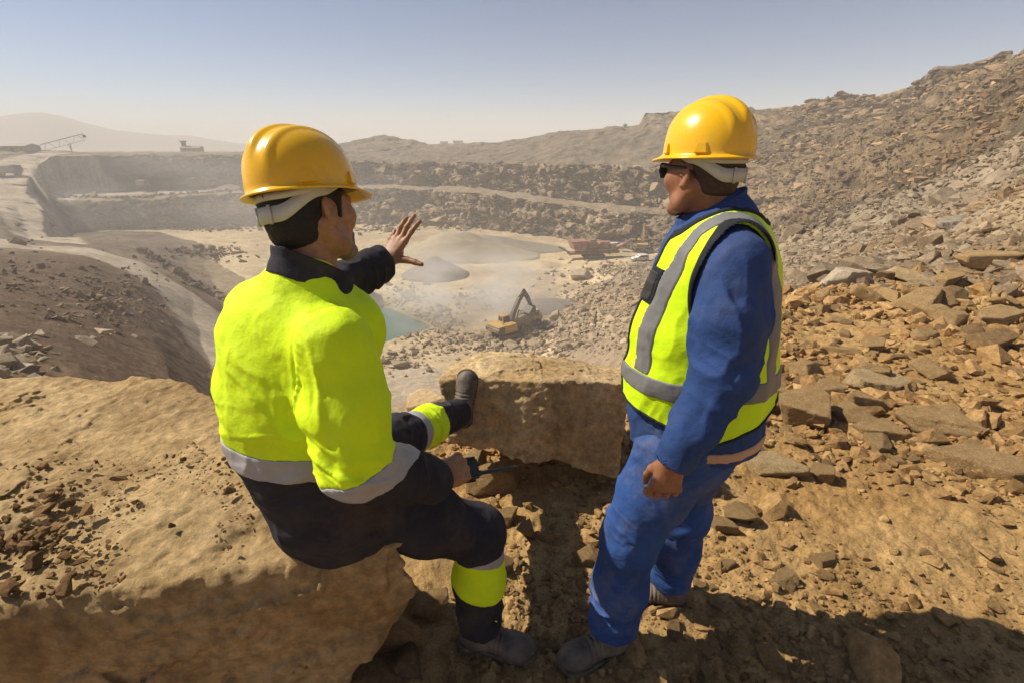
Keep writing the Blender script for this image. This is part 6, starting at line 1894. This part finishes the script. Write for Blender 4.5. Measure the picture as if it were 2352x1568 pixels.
    vfd = folds([(T[2], (.35, .35, .3), fold_axes((.3, 0, 1), (1, -.5, 0), 3, 9), .005, 61), (T[1], (.3, .3, .2), fold_axes((.2, -.1, 1), (1, -.5, 0), 3, 12), .006, 62)])
    def keep(P, grow=0.0):
        """<0 where there is vest cloth"""
        q = P - hipc; x = q @ l_; y = q @ f_; z = P[:, 2]
        hem = (.925 + .03 * np.sin(y * 9) + .10 * np.maximum(0, y) + .60 * np.maximum(0, -y)) - z
        front = np.where(y > .02, .050 - .03 * sstep(1.2, 1.0, z) - x, -1.0)      # the near half only reaches to the zip
        neck = np.where(z > 1.27, .098 + .30 * np.maximum(0, y) - np.sqrt(x ** 2 + (y + .0) ** 2), -1.0)
        a = P - (shL + vec(0, -.03, -.06)); ax_ = a @ f_; az_ = a[:, 2]
        rr = np.sqrt((ax_ / .092) ** 2 + (az_ / .155) ** 2)
        arm = np.where(a @ l_ > -.058, (1 - rr) * .085, -1)
        return np.maximum(np.maximum(hem, front), np.maximum(neck, arm)) - grow
    def shell(o, region=None, lo_=-9, hi_=9, grow=0.0, edge=None, th=.010):
        F = Field(); vest_base(F, o)
        def g(P, d):
            d = near(vfd, P, d); k = keep(P, grow)
            if edge is not None: k = np.maximum(k, -edge - k)
            d = np.maximum(np.maximum(d, -d - th), k)
            if region is not None: q = region(P); d = np.maximum(d, np.maximum(lo_ - q, q - hi_))
            return d
        F.post = g; F.deep = True; return F
    vt = build('vest', shell(0), .0036, M_neon2, root, 3)
    build('binding', shell(.0038, edge=.009, grow=.002, th=.0145), .0032, M_edge, vt, 4)
    build('waist_tape', shell(.0035, lambda P: P[:, 2] + .05 * ((P - hipc) @ f_), 1.045, 1.100, th=.013), .0036, M_grey, vt, 3)
    build('shoulder_tape', shell(.0035, lambda P: np.where(P[:, 2] > 1.095, (P - hipc) @ l_ + .018 * (1 - sstep(1.28, 1.46, P[:, 2])), 9.0), .116, .156, th=.013), .0036, M_grey, vt, 3)
    # card pocket on the chest
    build('pocket', shell(.006, lambda P: np.maximum(np.abs((P - hipc) @ l_ - .066) / .040, np.abs(P[:, 2] - 1.325) / .046) + 10 * ((P - hipc) @ f_ < .03), -1, 1, th=.012), .003, M_edge, vt, 1)
    build('pocket_window', shell(.0085, lambda P: np.maximum(np.abs((P - hipc) @ l_ - .066) / .033, np.abs(P[:, 2] - 1.325) / .039) + 10 * ((P - hipc) @ f_ < .03), -1, 1, th=.012), .003, M_lens, vt, 1)

    # trousers
    Tr = Field()
    Tr.chain([vec(.55, 1.25, .96), vec(.545, 1.25, .86), vec(.545, 1.25, .80)], [(.145, .12), (.16, .135), (.15, .13)], .05, l_)
    Tr.chain([hipL, hipL * .5 + kneeL * .5, kneeL, kneeL * .5 + ankL * .5, ankL + vec(.0, .0, -.02)], [.110, .098, .086, .082, .086], .05)
    Tr.chain([hipR, hipR * .5 + kneeR * .5, kneeR, kneeR * .5 + ankR * .5, ankR + vec(0, 0, .0)], [.110, .096, .082, .078, .080], .05)
    sh = unit(ankL - kneeL)
    for a in (ankL + (kneeL - ankL) * .085, ankR + (kneeR - ankR) * .08):
        Tr.fn((lambda a: lambda P: np.where(np.hypot(P[:, 0] - a[0], P[:, 1] - a[1]) < .125, P[:, 2] - a[2], 1.0))(a), a - .2, a + .2, 0, '-')
        Tr.seg(a - vec(0, 0, .08), a - vec(0, 0, .03), .066, .060, .003, None, '-')
    tfd = folds([(kneeL + vec(0, 0, .05), (.15, .15, .17), fold_axes((1, .1, -.4), (.2, 0, 1), 4, 20), .009, 71),
                 (ankL + vec(0, 0, .14), (.14, .14, .16), fold_axes((1, .2, .35), (0, 0, 1), 4, 22), .010, 72),
                 (hipL * .6 + kneeL * .4, (.16, .16, .2), fold_axes((.4, -.1, -1), (1, 0, .3), 4, 15), .007, 73),
                 (kneeR + vec(0, 0, .0), (.15, .15, .2), fold_axes((1, .1, .4), (0, 0, 1), 4, 20), .008, 74),
                 (ankR + vec(0, 0, .12), (.14, .14, .14), fold_axes((1, -.2, -.3), (0, 0, 1), 4, 22), .009, 75),
                 (hipL, (.2, .2, .15), fold_axes((1, -.3, .5), (0, 0, 1), 3, 16), .007, 76)])
    Tr.post = tfd
    build('trousers', Tr, .0044, M_bluet, root, 2)
    boot(root, ankL + vec(0, 0, -.01), (-.93, -.36, -.02), (0, 0, 1), 'boot', 1.0)
    boot(root, ankR + vec(0, 0, -.01), (-.99, .10, -.02), (0, 0, 1), 'boot', .98)
    return root
standing_man()
